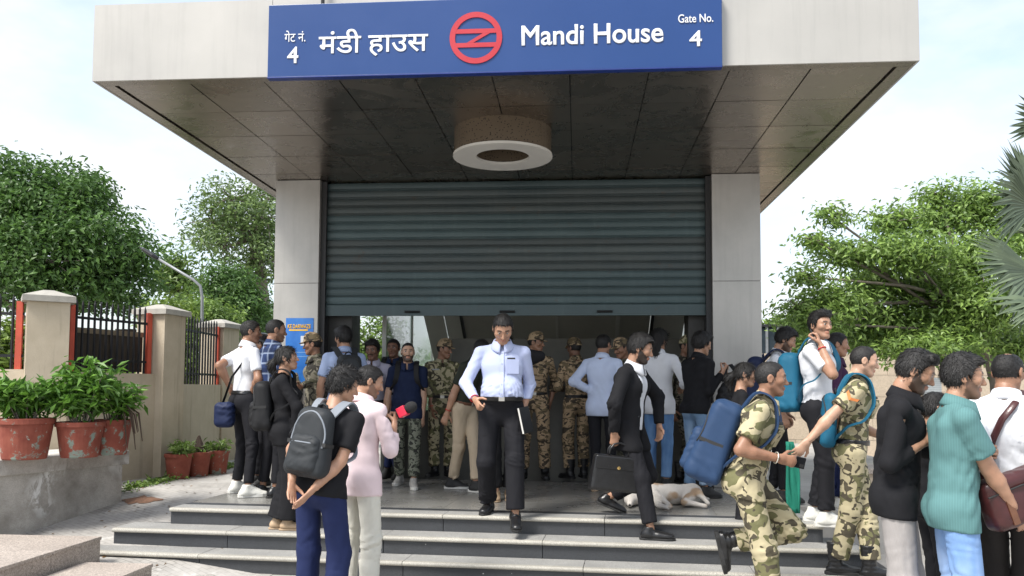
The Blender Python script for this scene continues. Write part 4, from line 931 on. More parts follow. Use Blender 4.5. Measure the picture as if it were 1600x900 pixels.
person('o_large', 'large man in pale blue shirt and black trousers stepping down the stairs', [(806, 7.12, LZ - 0.075, 172, 12), (764, 7.46, LZ, 188)], 1.82, 176, 0, 0, (-4, 36), ((818, 640, 0.02, 822, 606, -0.05), (742, 624, 0.26, 724, 604, 0.05)), 1, 'short', beard=0.12, hsc=1.08, fat=1.12, belly=0.05, top=dict(mat=C_PERI, sleeve='long', hem=0.065, g=0.014, amp=0.006), bottom=dict(mat=C_BLACKTR, knee=0.082, hem=0.078, waist=0.085, low=0.03), shoes='formal', belt=BLKLEATH, hands=('grip', 'point'), res=0.010)
person('p_woman', 'woman in black jacket raising a hand to her hair behind the large man', [(796, 8.35, LZ), (776, 8.3, LZ)], 1.63, 172, 0, 0, (-8, 4), ((808, 546, 0.06, 856, 578, 0.0), None), 0, 'long', female=True, top=dict(mat=C_BLACK, sleeve='long', hem=-0.12, g=0.014, collar=False), bottom=dict(mat=C_BLACK, knee=0.07, hem=0.07), shoes='tan')
person('q_soldier', 'soldier in tan camouflage with silver buckle facing the street, head turned right', [(852, 10.25, LZ, 172), (818, 10.25, LZ, 192)], 1.78, 178, 0, 0, (-70, 4), ((-0.10, 0.02, -0.48), (-0.10, 0.02, -0.48)), 2, 'crop', cap=CAMO_TAN, top=dict(mat=CAMO_TAN, sleeve='roll', hem=0.05, g=0.016), bottom=dict(mat=CAMO_TAN, knee=0.078, hem=0.075, loose=0.018), shoes='boot', belt=BLKLEATH)
person('r_soldier', 'soldier in tan camouflage and cap with his back to the street', [(890, 10.3, LZ, 320), (912, 10.4, LZ, 350)], 1.72, 335, 2, 0, (-15, 8), ((0.22, -0.05, -0.28), (0.22, -0.08, -0.28)), 3, 'crop', cap=CAMO_TAN, top=dict(mat=CAMO_TAN, sleeve='roll', hem=0.05, g=0.016), bottom=dict(mat=CAMO_TAN, knee=0.078, hem=0.075, loose=0.018), shoes='boot', belt=BLKLEATH)
person('s_bluehip', 'man in pale blue shirt with left hand on hip, seen from behind', [(930, 9.1, LZ, 10), (952, 9.15, LZ, 30)], 1.70, 18, 0, 0, (15, 6), ((926, 612, 0.0, 890, 592, 0.05), None), 2, 'short', top=dict(mat=C_PALEBL, sleeve='long', hem=-0.13, g=0.018, amp=0.006), bottom=BK, shoes='tan')
person('t_soldier', 'soldier in camouflage cap facing left between the pale blue shirt and the black suit', [(968, 9.9, LZ), (984, 9.9, LZ)], 1.70, 225, 0, 0, (10, 12), skin=2, hair='crop', mous=0.8, cap=CAMO_TAN, top=dict(mat=CAMO_DULL, sleeve='long'), bottom=dict(mat=CAMO_DULL), shoes='boot')
person('u_suit', 'bearded man in black suit and white shirt striding down with a briefcase', [(944, 7.5, LZ, 92, 22), (1016, 6.98, LZ - RI, 98)], 1.75, 116, 5, 0, (-20, 16), ((1030, 664, -0.2, 1026, 622, -0.25), (960, 676, 0.20, 962, 622, 0.25)), 1, 'thick', beard=0.95, hsc=1.07, top=dict(mat=C_WHITE), jacket=dict(mat=C_BLACK, hem=-0.20, open=0.075, g=0.024), bottom=dict(mat=C_BLACKTR, knee=0.074, hem=0.066), shoes='formal', hands=('relax', 'grip'), res=0.012)
person('v_longhair', 'long haired man in white shirt and blue jeans with his back to the street', [(1016, 9.3, LZ, 15), (1040, 9.2, LZ, 30)], 1.76, 22, 0, 0, (12, 4), ((0.20, -0.02, -0.24), (0.16, 0.06, -0.30)), 1, 'long', top=dict(mat=C_PALEBL if False else C_WHITE, sleeve='roll', hem=-0.14, g=0.018, amp=0.006), bottom=dict(mat=C_JEAN, knee=0.066, hem=0.06), shoes='black')
person('w_soldier', 'soldier in dull camouflage and cap standing behind the black shirt by the right pillar', [(1062, 9.95, LZ), (1080, 9.95, LZ)], 1.74, 150, 0, 0, (-15, 6), (None, None), 2, 'crop', mous=0.8, cap=CAMO_GREEN, top=dict(mat=CAMO_DULL, sleeve='long', hem=-0.02), bottom=dict(mat=CAMO_DULL), shoes='boot', belt=BLKLEATH)
person('x_blackjeans', 'man in black shirt and pale jeans lifting a black bag by the right pillar', [(1076, 8.65, LZ, 50), (1100, 8.5, LZ, 70)], 1.68, 55, 4, 0, (10, 10), ((1120, 590, -0.25, 1112, 625, -0.2), (1128, 584, 0.05, 1112, 628, 0.12)), 1, 'curly', top=dict(mat=C_BLACK, sleeve='long', hem=-0.08, g=0.016), bottom=dict(mat=C_JEANM, knee=0.066, hem=0.062), shoes='black', hands=('hold', 'hold'))
person('y_soldier', 'soldier in khaki green camouflage striding right with a navy backpack and phone', [(1096, 5.75, 0, 92, 78, 0.34), (1204, 5.4, 0, 95)], 1.76, 104, 13, 0, (-6, 4), ((-0.06, 0.04, -0.50), (1216, 716, 0.22, 1140, 694, 0.24)), 2, 'crop', beard=0.15, top=dict(mat=CAMO_GREEN, sleeve='short', hem=-0.12, g=0.020, sl=1.12), bottom=dict(mat=CAMO_GREEN, knee=0.084, hem=0.08, loose=0.02), shoes='boot', belt=BLKLEATH, hands=('relax', 'hold'), fat=1.0, res=0.0105, pel=(-0.02, 0, 0.0))
person('z_darkwoman', 'woman with dark tied hair partly hidden behind the soldier with the navy backpack', [(1152, 7.15, LZ - RI, 100), (1166, 7.1, LZ - RI, 100)], 1.47, 95, 0, 0, (5, 6), (None, None), 1, 'tied', female=True, top=dict(mat=C_BLACK, sleeve='long', collar=False), bottom=BK, shoes='black')
person('ba_white', 'man in white shirt with navy backpack looking down beside the right pillar', [(1204, 8.3, LZ, 95), (1222, 8.2, LZ, 95)], 1.72, 108, 3, 0, (-4, 24), (None, None), 1, 'thick', beard=0.8, top=dict(mat=C_WHITE, sleeve='short', hem=0.04), bottom=BK, shoes='black')
person('bb_phone', 'man in white polo with teal backpack holding a phone to his ear', [(1270, 7.05, LZ, 100), (1288, 6.78, LZ, 98)], 1.75, 124, 0, 0, (26, 0), (None, (1283, 541, 0.20, 1296, 604, 0.28)), 1, 'quiff', mous=0.8, beard=0.12, top=dict(mat=C_WHITE, hem=0.03, g=0.016), bottom=dict(BK, knee=0.07, hem=0.064), shoes='white', hands=('relax', 'hold'), palm=(None, V(0.8, -0.3, 0.1)), res=0.012)
person('bc_purple', 'person in dark purple shirt standing behind the man on the phone', [(1296, 7.75, LZ, 95), (1312, 7.7, LZ, 95)], 1.63, 100, 0, 0, (0, 6), (None, None), 2, 'short', top=dict(mat=C_PURPLE, sleeve='long', hem=-0.1, g=0.018), bottom=dict(mat=C_NAVYTR), shoes='white')
person('bd_soldier', 'soldier in khaki camouflage with orange chevron reaching back with his right arm', [(1356, 6.25, RI, 97), (1304, 6.38, RI, 97)], 1.75, 102, 5, 0, (-4, 12), ((0.22, -0.04, -0.34), (1262, 690, 0.20, 1288, 654, 0.22)), 0, 'crop', beard=0.10, top=dict(mat=CAMO_GREEN, sleeve='short', hem=0.05, g=0.018, sl=1.12), bottom=dict(mat=CAMO_GREEN, knee=0.082, hem=0.074, loose=0.018), shoes='boot', belt=BLKLEATH, hands=('relax', 'relax'), res=0.0105)
person('be_black', 'bearded man in black shirt and grey trousers looking down at his hands', [(1408, 4.75, 0, 105), (1388, 4.6, 0, 105)], 1.77, 110, 4, 0, (-2, 24), ((0.36, 0.0, -0.20), (1444, 690, 0.10, 1386, 712, 0.18)), 1, 'quiff', beard=0.85, top=dict(mat=C_BLACK, sleeve='roll', hem=-0.13, g=0.018), bottom=dict(mat=C_GREYTR, knee=0.078, hem=0.078, loose=0.005), shoes='black', hands=('hold', 'hold'), res=0.0105)
person('bf_short', 'short woman with dark tied hair between the black shirt and the teal shirt', [(1446, 5.3, 0, 95), (1462, 5.25, 0, 95)], 1.52, 92, 0, 0, (0, 4), (None, (1520, 735, 0.0, 1490, 720, 0.05)), 1, 'tied', female=True, top=dict(mat=C_BLACK, sleeve='short', collar=False), bottom=BK, shoes='black')
person('bg_teal', 'man in teal ribbed polo shirt and light blue jeans walking right', [(1474, 4.5, 0, 95), (1498, 4.3, 0, 95)], 1.72, 99, 3, 0, (2, 4), ((1546, 742, -0.22, 1524, 712, -0.22), (1594, 812, 0.10, 1524, 762, 0.14)), 1, 'thick', beard=0.6, top=dict(mat=C_TEAL, hem=-0.13, g=0.014, sl=1.14), bottom=dict(mat=C_JEANL, knee=0.076, hem=0.07, loose=0.004), shoes='white', hands=('relax', 'relax'), res=0.0105)
person('bh_whiteback', 'balding man in white shirt with maroon shoulder bag at the right edge', [(1552, 4.75, 0, 20), (1590, 4.6, 0, 30)], 1.76, 36, 2, 0, (14, 8), ((1540, 720, -0.1, 1530, 690, 0.0), (1640, 690, 0.05, 1632, 660, 0.1)), 2, 'bald', top=dict(mat=C_WHITE, sleeve='roll', hem=0.055, g=0.024, amp=0.007), bottom=dict(mat=C_DARKTR, knee=0.08, hem=0.075), shoes='formal', belt=BLKLEATH, fat=1.04, res=0.0105)
# ================================================================ THINGS CARRIED, BAGS, SMALL PARTS ON PEOPLE
def frame_m(x, y, z, o): return Matrix([[x[i], y[i], z[i], o[i]] for i in range(3)] + [[0, 0, 0, 1]])
def rbox(P, hx, hy, hz, r, taper=0.0):
    k = 1.0 - taper * np.clip(P[:, 2] / hz, -1, 1) * 0.5
    q = np.stack([np.abs(P[:, 0]) - hx * k, np.abs(P[:, 1]) - hy * k, np.abs(P[:, 2]) - hz], 1) + r
    return np.linalg.norm(np.maximum(q, 0), axis=1) + np.minimum(q.max(1), 0) - r
def fabric_bag(name, c, c2=None, rough=0.6):
    return cloth(name, c, rough, 0.25)
BAG_NAVY = fabric_bag('bag_navy', (0.020, 0.046, 0.105)); BAG_TEAL = fabric_bag('bag_teal', (0.012, 0.11, 0.19)); BAG_BLACK = fabric_bag('bag_black', (0.012, 0.012, 0.013)); BAG_GREY = fabric_bag('bag_dark_grey', (0.028, 0.031, 0.034)); STRAP_GREY = fabric_bag('strap_grey', (0.22, 0.24, 0.27)); BAG_DNAVY = fabric_bag('bag_dark_navy', (0.012, 0.02, 0.06)); ORANGE = plain('orange_patch', (0.62, 0.20, 0.05), 0.7)
def on_surf(J, a, c, dirn, g=None):
    """body-frame point (right, up) pushed along +-forward on to the garment surface"""
    g = J['gt'] + 0.004 if g is None else g; p0 = J['B'](a, 0, c); lo, hi = 0.0, 0.35
    for _ in range(18):
        m_ = (lo + hi) / 2
        if J['torso'](np.array([p0 + J['fw'] * dirn * m_], np.float32), g)[0] < 0: lo = m_
        else: hi = m_
    return p0 + J['fw'] * dirn * lo
def backpack(J, label, mt, m2, w=0.30, h=0.44, d=0.17, c=0.27, tilt=0.0, a=0.0, gap=0.0, straps=(True, True), zipm=None, logo=None, patch=None, taper=0.28, group='backpacks worn by the crowd'):
    rt, fw, up, s, B = J['rt'], J['fw'], J['up'], J['s'], J['B']
    z_ = nrm(up - fw * math.tan(R_(tilt))); y_ = nrm(-fw - z_ * (-fw @ z_)); x_ = np.cross(y_, z_)
    srf = on_surf(J, a, c, -1); o_ = srf + y_ * (d / 2 + 0.005 + gap) * 1.0
    root = empty('backpack', tuple(o_ - z_ * h / 2)); tag(root, label, 'backpack', group)
    Mw = frame_m(x_, y_, z_, z_ * h / 2); R3 = np.stack([x_, y_, z_], 1)
    loc = lambda vs: np.asarray(vs) @ R3.T + z_ * h / 2
    def fn(P): return smax(rbox(P, w / 2, d / 2, h / 2, 0.065, taper), -(P[:, 1] + d / 2 - 0.004), 0.02) + folds(P, 4, 34) * 0.006
    vs, fs = grid_mesh(fn, (-w / 2 - 0.05, -d / 2 - 0.04, -h / 2 - 0.04), (w / 2 + 0.05, d / 2 + 0.05, h / 2 + 0.04), 0.012); add_mesh('main_compartment', loc(vs), fs, mt, root)
    def fp(P): return smax(rbox(P - np.array([0, d * 0.40, -h * 0.17], np.float32), w * 0.40, d * 0.30, h * 0.27, 0.045, 0.15), -(P[:, 1] - d * 0.1), 0.01) + folds(P, 9, 40) * 0.005
    vs, fs = grid_mesh(fp, (-w / 2, 0, -h / 2 - 0.03), (w / 2, d + 0.06, h / 2), 0.012); pk = add_mesh('front_pocket', loc(vs), fs, m2, root)
    zp = zipm or BLKRUB
    path = [(x_ * (math.cos(t_) * w * 0.44) + y_ * (d * 0.30) + z_ * (h / 2 + (math.sin(t_) * h * 0.40) + h * 0.03)) for t_ in np.linspace(-0.25, math.pi + 0.25, 22)]
    def push(p):      # zip lies on the shell
        q = (p - z_ * h / 2) @ R3; lo, hi = 0, 0.2
        for _ in range(16):
            m_ = (lo + hi) / 2
            if fn(np.array([q + np.array([0, m_ - 0.05, 0])], np.float32))[0] < 0: lo = m_
            else: hi = m_
        q = q + np.array([0, lo - 0.05, 0]); return q @ R3.T + z_ * h / 2
    MB().tube([push(p) for p in path], 0.006, 6).build('zip', zp, root, smooth=True)
    pzip = [loc([(x, d * 0.70 - 0.008 * (x / w * 4) ** 2, -h * 0.02)])[0] for x in np.linspace(-w * 0.30, w * 0.30, 7)]
    MB().tube(pzip, 0.005, 6).build('pocket_zip', zp, pk, smooth=True)
    for sg in (-1, 1):
        MB().box((sg * w * 0.47 - 0.012, -d * 0.25, -h * 0.02 - 0.012), (sg * w * 0.47 + 0.012, d * 0.42, -h * 0.02 + 0.012), frame_m(x_, y_, z_, z_ * h / 2)).build('side_strap', BLKRUB, root)
    MB().tube([loc([(x, -d / 2 + 0.03, h / 2 - 0.012 + zz)])[0] for x, zz in ((-0.04, 0), (-0.03, 0.03), (0, 0.042), (0.03, 0.03), (0.04, 0))], (0.008), 6).build('grab_handle', m2, root, smooth=True)
    for i, on in enumerate(straps):
        if not on: continue
        sg = -1 if i == 0 else 1; sh = J['sh'][i]; g = J['gt'] + 0.012
        pth = [o_ + x_ * 0 + rt * sg * 0.07 + z_ * (h * 0.40) - y_ * d * 0.3, B(sg * 0.095, -0.075, 0.50 + g), B(sg * 0.105, -0.01, 0.535 + g * 0.8), B(sg * 0.11, 0.065, 0.485 + g), B(sg * 0.122, 0, 0.40), B(sg * 0.140, 0, 0.31), B(sg * 0.165, 0.04, 0.22) + rt * sg * g, B(sg * 0.165, -0.06, 0.17) + rt * sg * g, o_ + rt * sg * w * 0.36 - z_ * h * 0.36 - y_ * d * 0.3]
        pth[4] = on_surf(J, sg * 0.115, 0.40, 1, g); pth[5] = on_surf(J, sg * 0.135, 0.31, 1, g)
        pv = [Vector(p) for p in pth]; fine = []
        for k in range(len(pv) - 1):
            p0, p1, p2, p3 = pv[max(k - 1, 0)], pv[k], pv[k + 1], pv[min(k + 2, len(pv) - 1)]
            for u in (0, 0.25, 0.5, 0.75): fine.append(0.5 * ((2 * p1) + (p2 - p0) * u + (2 * p0 - 5 * p1 + 4 * p2 - p3) * u * u + (3 * p1 - p0 - 3 * p2 + p3) * u ** 3))
        fine.append(pv[-1]); mm = MB(); n_ = len(fine); wd = 0.030 * s
        vs = []
        for k, p in enumerate(fine):
            sidev = Vector(rt) * 0.9 + Vector(fw) * (0.25 * sg); tgt = (fine[min(k + 1, n_ - 1)] - fine[max(k - 1, 0)]).normalized(); sidev = (sidev - tgt * sidev.dot(tgt)).normalized(); nn = tgt.cross(sidev)
            ww = wd if k < n_ * 0.62 else wd * 0.45
            vs += [p - sidev * ww + nn * 0.006, p + sidev * ww + nn * 0.006, p + sidev * ww - nn * 0.006, p - sidev * ww - nn * 0.006]
        fs = [(k * 4 + q, k * 4 + (q + 1) % 4, k * 4 + 4 + (q + 1) % 4, k * 4 + 4 + q) for k in range(n_ - 1) for q in range(4)]
        ob = o_ - z_ * h / 2
        MB().add([tuple(np.array(v) - ob) for v in vs], fs).build('strap', zipm if zipm is not None and zipm is STRAP_GREY else mt, root, smooth=False)
    if patch is not None:
        MB().box((-0.022, -0.003, -0.034), (0.022, 0.003, 0.034), frame_m(x_, y_, z_, loc([(w * 0.10, d * 0.70, -h * 0.26)])[0])).build('leather_tab', patch, root)
    return root
Pp = PEOPLE
backpack(Pp['h_blacktee'], 'dark grey backpack with pale grey straps and zips on the youth with hands behind', BAG_GREY, BAG_GREY, 0.27, 0.44, 0.15, 0.26, zipm=STRAP_GREY)
backpack(Pp['e_woman'], 'black backpack with small leather tab on the woman in black suit', BAG_BLACK, BAG_BLACK, 0.30, 0.44, 0.17, 0.22, patch=plain('leather_tab', (0.28, 0.12, 0.06), 0.6))
backpack(Pp['g_bluebag'], 'charcoal backpack on the man in sky blue shirt', BAG_GREY, BAG_BLACK, 0.28, 0.40, 0.16, 0.28, a=0.02)
backpack(Pp['y_soldier'], 'large navy backpack slung on the striding soldier in khaki camouflage', BAG_NAVY, BAG_NAVY, 0.34, 0.56, 0.24, 0.17, tilt=-8, patch=ORANGE)
backpack(Pp['bb_phone'], 'bright teal backpack on the man holding a phone to his ear', BAG_TEAL, BAG_TEAL, 0.30, 0.50, 0.20, 0.20)
backpack(Pp['ba_white'], 'navy blue backpack on the man in white shirt by the right pillar', BAG_DNAVY, BAG_DNAVY, 0.28, 0.44, 0.18, 0.26)
backpack(Pp['bd_soldier'], 'flat teal and black backpack on the soldier with orange chevron', BAG_TEAL, BAG_BLACK, 0.27, 0.42, 0.12, 0.20)
backpack(Pp['k_behind'], 'black backpack with straps on the man behind the bearded man', BAG_BLACK, BAG_BLACK)
backpack(Pp['l_navypolo'], 'black backpack with straps on the bearded man in navy polo', BAG_BLACK, BAG_BLACK, 0.26, 0.38, 0.13)
def local_add(name, root, vs, fs, mt, **k): return add_mesh(name, np.asarray(vs) - np.array(root.location), fs, mt, root, **k)
# helmet of the hidden person
J = Pp['b_helmet']
def helm(P): return smax(smax(skull(P, 0.035), -skull(P, 0.02), 0.004), -rbox(P - np.array([0, 0.12, -0.02], np.float32), 0.07, 0.09, 0.05, 0.02), 0.005)
vs, fs = grid_mesh(lambda P: smax(helm(P), -(P[:, 2] + 0.09), 0.004), (-0.14, -0.16, -0.12), (0.14, 0.16, 0.17), 0.0085)
HELM = plain('helmet_gloss', (0.012, 0.012, 0.014), 0.12)
add_mesh('helmet', vs @ J['HM'].T + J['HCn'] - J['base'], fs, HELM, J['root'])
# wrist bands
def bracelet(key, i, mt, off=0.02, r=0.031, th=0.0045):
    J = Pp[key]; w, e = J['wr'][i], J['elb'][i]; d_ = nrm(w - e); c = w - d_ * off; a = nrm(np.cross(d_, V(0, 0, 1)) + 1e-6); b = np.cross(d_, a)
    ring = [c + a * r * math.cos(t_) + b * r * math.sin(t_) - J['base'] for t_ in np.linspace(0, 2 * math.pi, 19)]
    MB().tube(ring, th, 6, cap=False).build('bracelet', mt, J['root'], smooth=True)
RED = plain('red_thread', (0.55, 0.03, 0.03), 0.7); BANG = plain('steel_bangle', (0.72, 0.68, 0.6), 0.25, 0.6)
bracelet('o_large', 1, RED, 0.015, 0.034, 0.006); bracelet('o_large', 1, plain('pink_thread', (0.7, 0.35, 0.35), 0.7), 0.032, 0.035, 0.004); bracelet('n_olive', 1, RED, 0.03); bracelet('y_soldier', 1, BANG, 0.015, 0.036, 0.004); bracelet('bb_phone', 1, RED, 0.02)
bracelet('m_soldier', 1, RED, 0.02); bracelet('s_bluehip', 0, BANG, 0.02, 0.036, 0.006)
# patches, pockets, shirt fronts
def patch_on(key, a, c, dirn, w, h, mt, name, th=0.004, g=None):
    J = Pp[key]; p = on_surf(J, a, c, dirn, g); e = 0.02
    px_ = on_surf(J, a + e, c, dirn, g) - on_surf(J, a - e, c, dirn, g); pz_ = on_surf(J, a, c + e, dirn, g) - on_surf(J, a, c - e, dirn, g)
    x_ = nrm(px_); z_ = nrm(pz_ - x_ * (pz_ @ x_)); y_ = np.cross(z_, x_)
    return MB().box((-w / 2, -th, -h / 2), (w / 2, th, h / 2), frame_m(x_, y_, z_, p - J['base'])).build(name, mt, J['root'], bevel=0.003)
for k in ('q_soldier', 'm_soldier'):
    mt_ = CAMO_TAN if k == 'q_soldier' else CAMO_GREEN
    for sg in (-1, 1):
        patch_on(k, sg * 0.085, 0.33, 1, 0.11, 0.12, mt_, 'chest_pocket', 0.006); patch_on(k, sg * 0.085, 0.385, 1, 0.115, 0.04, mt_, 'pocket_flap', 0.010)
patch_on('m_soldier', 0.085, 0.40, 1, 0.09, 0.018, plain('name_tape', (0.35, 0.36, 0.36), 0.7), 'name_tape', 0.012)
for k in ('y_soldier', 'bd_soldier'):
    for sg in (-1, 1):
        patch_on(k, sg * 0.075, 0.30, 1, 0.11, 0.13, CAMO_GREEN, 'chest_pocket', 0.007); patch_on(k, sg * 0.075, 0.36, 1, 0.115, 0.04, CAMO_GREEN, 'pocket_flap', 0.011)
    patch_on(k, 0.075, 0.395, 1, 0.09, 0.02, plain('name_tape_dark', (0.03, 0.03, 0.03), 0.7), 'name_tape', 0.008)
patch_on('o_large', -0.085, 0.33, 1, 0.115, 0.125, C_PERI, 'shirt_pocket', 0.0012); patch_on('o_large', -0.075, 0.39, 1, 0.07, 0.028, BLKRUB, 'pocket_pen', 0.006)
def placket(key, c0, c1, mt, nb=5):
    J = Pp[key]; pts = [on_surf(J, 0.0, c, 1) - J['base'] for c in np.linspace(c0, c1, 12)]; x_ = J['rt'] * 0.016; f_ = J['fw'] * 0.0035; vs = []
    for p in pts: vs += [p - x_ - f_, p + x_ - f_, p + x_ + f_, p - x_ + f_]
    MB().add(vs, [(k * 4 + q, k * 4 + 4 + q, k * 4 + 4 + (q + 1) % 4, k * 4 + (q + 1) % 4) for k in range(11) for q in range(4)]).build('placket', mt, J['root'])
    for c in np.linspace(c0 + 0.02, c1 - 0.02, nb):
        p = on_surf(J, 0.0, c, 1) - J['base'] + J['fw'] * 0.004; MB().lathe([(0, 0.002), (0.006, 0.0015), (0.006, -0.002)], 10, frame_m(J['rt'], J['up'], -J['fw'], p)).build('button', WHTRUB, J['root'])
placket('o_large', 0.08, 0.455, C_PERI); placket('j_lilac', 0.08, 0.455, C_LILAC)
# chevron on the near sleeve of the reaching soldier
J = Pp['bd_soldier']; S0, E0 = J['sh'][1], J['elb'][1]; d_ = nrm(E0 - S0); n_ = nrm(J['rt'] - d_ * (J['rt'] @ d_)); t_ = np.cross(n_, d_)
for k, off in enumerate((0.0,)):
    c = S0 + d_ * 0.12 + n_ * 0.086
    mm = MB()
    for sg in (-1, 1):
        mm2 = MB().add([tuple(c + t_ * sg * 0.0 + d_ * 0.0 - J['base']), tuple(c + t_ * sg * 0.05 + d_ * -0.035 - n_ * 0.012 - J['base']), tuple(c + t_ * sg * 0.05 + d_ * -0.012 - n_ * 0.012 - J['base']), tuple(c + d_ * 0.024 - J['base'])], [(0, 1, 2, 3)])
        o = mm2.build('chevron', ORANGE, J['root']); q = o.modifiers.new('solid', 'SOLIDIFY'); q.thickness = 0.006
# ---- notebook, briefcase, phones, microphone, bags
def hold_frame(key, i): return Pp[key]['hand'][i]
h_, fd, bk, xs = hold_frame('o_large', 0)
h_ = h_ + V(0.055, -0.05, 0.0)
nb = empty('notebook', tuple(h_ - V(0, 0, 0.10))); tag(nb, 'black and white notebook held at his side by the large man', 'notebook')
Mx = Matrix.Rotation(R_(-12), 4, 'Y') @ Matrix.Rotation(R_(62), 4, 'Z')
MB().box((-0.075, -0.009, -0.02), (0.075, 0.007, 0.20), Mx).build('pages', WHTRUB, nb); MB().box((-0.077, 0.0075, -0.023), (0.077, 0.012, 0.203), Mx).box((-0.077, -0.0135, -0.023), (0.077, -0.0095, 0.203), Mx).build('cover', BLKLEATH, nb)
h_, fd, bk, xs = hold_frame('u_suit', 1)
bc = empty('briefcase', tuple(h_ - V(0, 0, 0.41))); tag(bc, 'black leather briefcase with gold clasp carried by the man in black suit', 'briefcase')
BM = Matrix.Rotation(R_(12), 4, 'Z') @ Matrix.Rotation(R_(6), 4, 'Y')
def bfn(P):
    return rbox(P - np.array([0, 0, 0.15], np.float32), 0.215, 0.062, 0.15, 0.022, 0.12) + folds(P, 6, 14) * 0.003
vs, fs = grid_mesh(bfn, (-0.26, -0.1, -0.03), (0.26, 0.1, 0.34), 0.011); R3 = np.array(BM.to_3x3())
add_mesh('bag_body', vs @ R3.T, fs, BLKLEATH, bc)
MB().box((-0.20, -0.066, 0.185), (0.20, -0.0615, 0.285), BM).build('flap', BLKLEATH, bc, bevel=0.003)
GOLD = plain('gold_metal', (0.75, 0.52, 0.2), 0.3, 0.9)
MB().lathe([(0, 0.004), (0.014, 0.003), (0.014, -0.002)], 16, BM @ Matrix.Translation((0, -0.068, 0.20)) @ Matrix.Rotation(R_(90), 4, 'X')).build('clasp', GOLD, bc)
for y_ in (-0.03, 0.03):
    MB().tube([BM @ Vector((x, y_, z)) for x, z in ((-0.085, 0.28), (-0.08, 0.35), (-0.05, 0.395), (0, 0.408), (0.05, 0.395), (0.08, 0.35), (0.085, 0.28))], 0.009, 8).build('handle', BLKLEATH, bc, smooth=True)
for k in range(7): MB().lathe([(0.006, -0.002), (0.0085, 0), (0.006, 0.002), (0.004, 0)], 10, BM @ Matrix.Translation((0.222, -0.02, 0.25 - 0.019 * k)) @ Matrix.Rotation(R_(90 if k % 2 else 0), 4, 'X'), True).build('chain_link', GOLD, bc)
PHONE = plain('phone_glass', (0.015, 0.016, 0.018), 0.15)
def phone(key, i, label, tiltv=None, off=0.0):
    h_, fd, bk, xs = hold_frame(key, i); o_ = h_ - bk * 0.028 + fd * off; rr = empty('phone', tuple(o_)); tag(rr, label, 'phone', 'phones in hands')
    x_, y_, z_ = (xs, fd, bk) if tiltv is None else tiltv
    MB().box((-0.037, -0.077, -0.0045), (0.037, 0.077, 0.0045), frame_m(x_, y_, z_, (0, 0, 0))).build('phone_body', PHONE, rr, bevel=0.004)
    MB().box((0.008, 0.04, 0.0048), (0.03, 0.07, 0.007), frame_m(x_, y_, z_, (0, 0, 0))).build('camera_bump', BLKRUB, rr, bevel=0.001)
phone('y_soldier', 1, 'dark phone in the hand of the striding soldier with the navy backpack', off=0.03)
phone('bb_phone', 1, 'phone held to the ear of the man in white polo')
phone('be_black', 1, 'phone in the hands of the bearded man in black shirt', off=0.02)
h_, fd, bk, xs = hold_frame('i_pink', 1)
mic = empty('microphone', tuple(h_ - bk * 0.02)); tag(mic, 'handheld microphone with red cube and black foam ball held by the reporter', 'microphone')
ax_ = Vector((0.80, -0.15, 0.42)).normalized(); MB().tube([-ax_ * 0.10, ax_ * 0.06], [0.014, 0.017], 12).build('handle', BLKRUB, mic, smooth=True)
REDC = plain('mic_red', (0.72, 0.03, 0.07), 0.4); Q = ax_.to_track_quat('Z', 'Y').to_matrix().to_4x4()
MB().box((-0.036, -0.036, 0.055), (0.036, 0.036, 0.12), Q).build('flag_cube', REDC, mic, bevel=0.005)
MB().box((-0.012, -0.0385, 0.075), (0.012, -0.0365, 0.085), Q).build('flag_mark', WHTRUB, mic)
vs, fs = grid_mesh(lambda P: elld(P, (0, 0, 0.155), (0.042, 0.042, 0.05)) + folds(P, 3, 300) * 0.001, (-0.06, -0.06, 0.09), (0.06, 0.06, 0.22), 0.008); add_mesh('foam_ball', vs @ np.array(Q.to_3x3()).T, fs, plain('foam_black', (0.015, 0.015, 0.016), 0.95, 0, 0.2, 40, 0.4, 200), mic)
# black bag lifted by the right pillar
p = wpt(1146, 612, 8.45); bb = empty('shoulder_bag', tuple(p - V(0, 0, 0.2))); tag(bb, 'black shoulder bag held up in front of the right pillar', 'bag')
def fb(P): return smin(elld(P, (0, 0, 0.16), (0.16, 0.09, 0.17)), capd(P, (-0.08, 0, 0.1), (0.10, 0, 0.02), 0.09, 0.07), 0.05) + folds(P, 2, 30) * 0.012
vs, fs = grid_mesh(fb, (-0.25, -0.16, -0.12), (0.25, 0.16, 0.38), 0.012); add_mesh('bag_body', vs, fs, BAG_BLACK, bb)
a_ = Pp['x_blackjeans']['hand'][1][0] - np.array(bb.location); MB().tube([(-0.10, 0, 0.30), tuple(a_ + V(0, 0, 0.02)), tuple(a_ + V(0.05, 0.02, 0.03)), (0.12, 0, 0.28)], [(0.02, 0.005)] * 4, 8).build('strap', BAG_BLACK, bb, smooth=True)
# navy bag hanging beside the white polo
p = wpt(351, 648, 8.45); bb = empty('sling_bag', tuple(p - V(0, 0, 0.12))); tag(bb, 'small navy sling bag hanging at the hip of the man in white polo', 'bag')
vs, fs = grid_mesh(lambda P: rbox(P - np.array([0, 0, 0.12], np.float32), 0.10, 0.075, 0.13, 0.06) + folds(P, 5, 30) * 0.008, (-0.16, -0.14, -0.05), (0.16, 0.14, 0.3), 0.012); add_mesh('bag_body', vs, fs, BAG_DNAVY, bb)
w_ = Pp['a_polo']['sh'][1] + V(0, 0, 0.06) - np.array(bb.location); MB().tube([(-0.03, 0.02, 0.24), tuple(w_ * 0.5 + V(-0.06, -0.05, 0.1)), tuple(w_)], [(0.015, 0.004)] * 3, 8).build('strap', BAG_BLACK, bb, smooth=True)
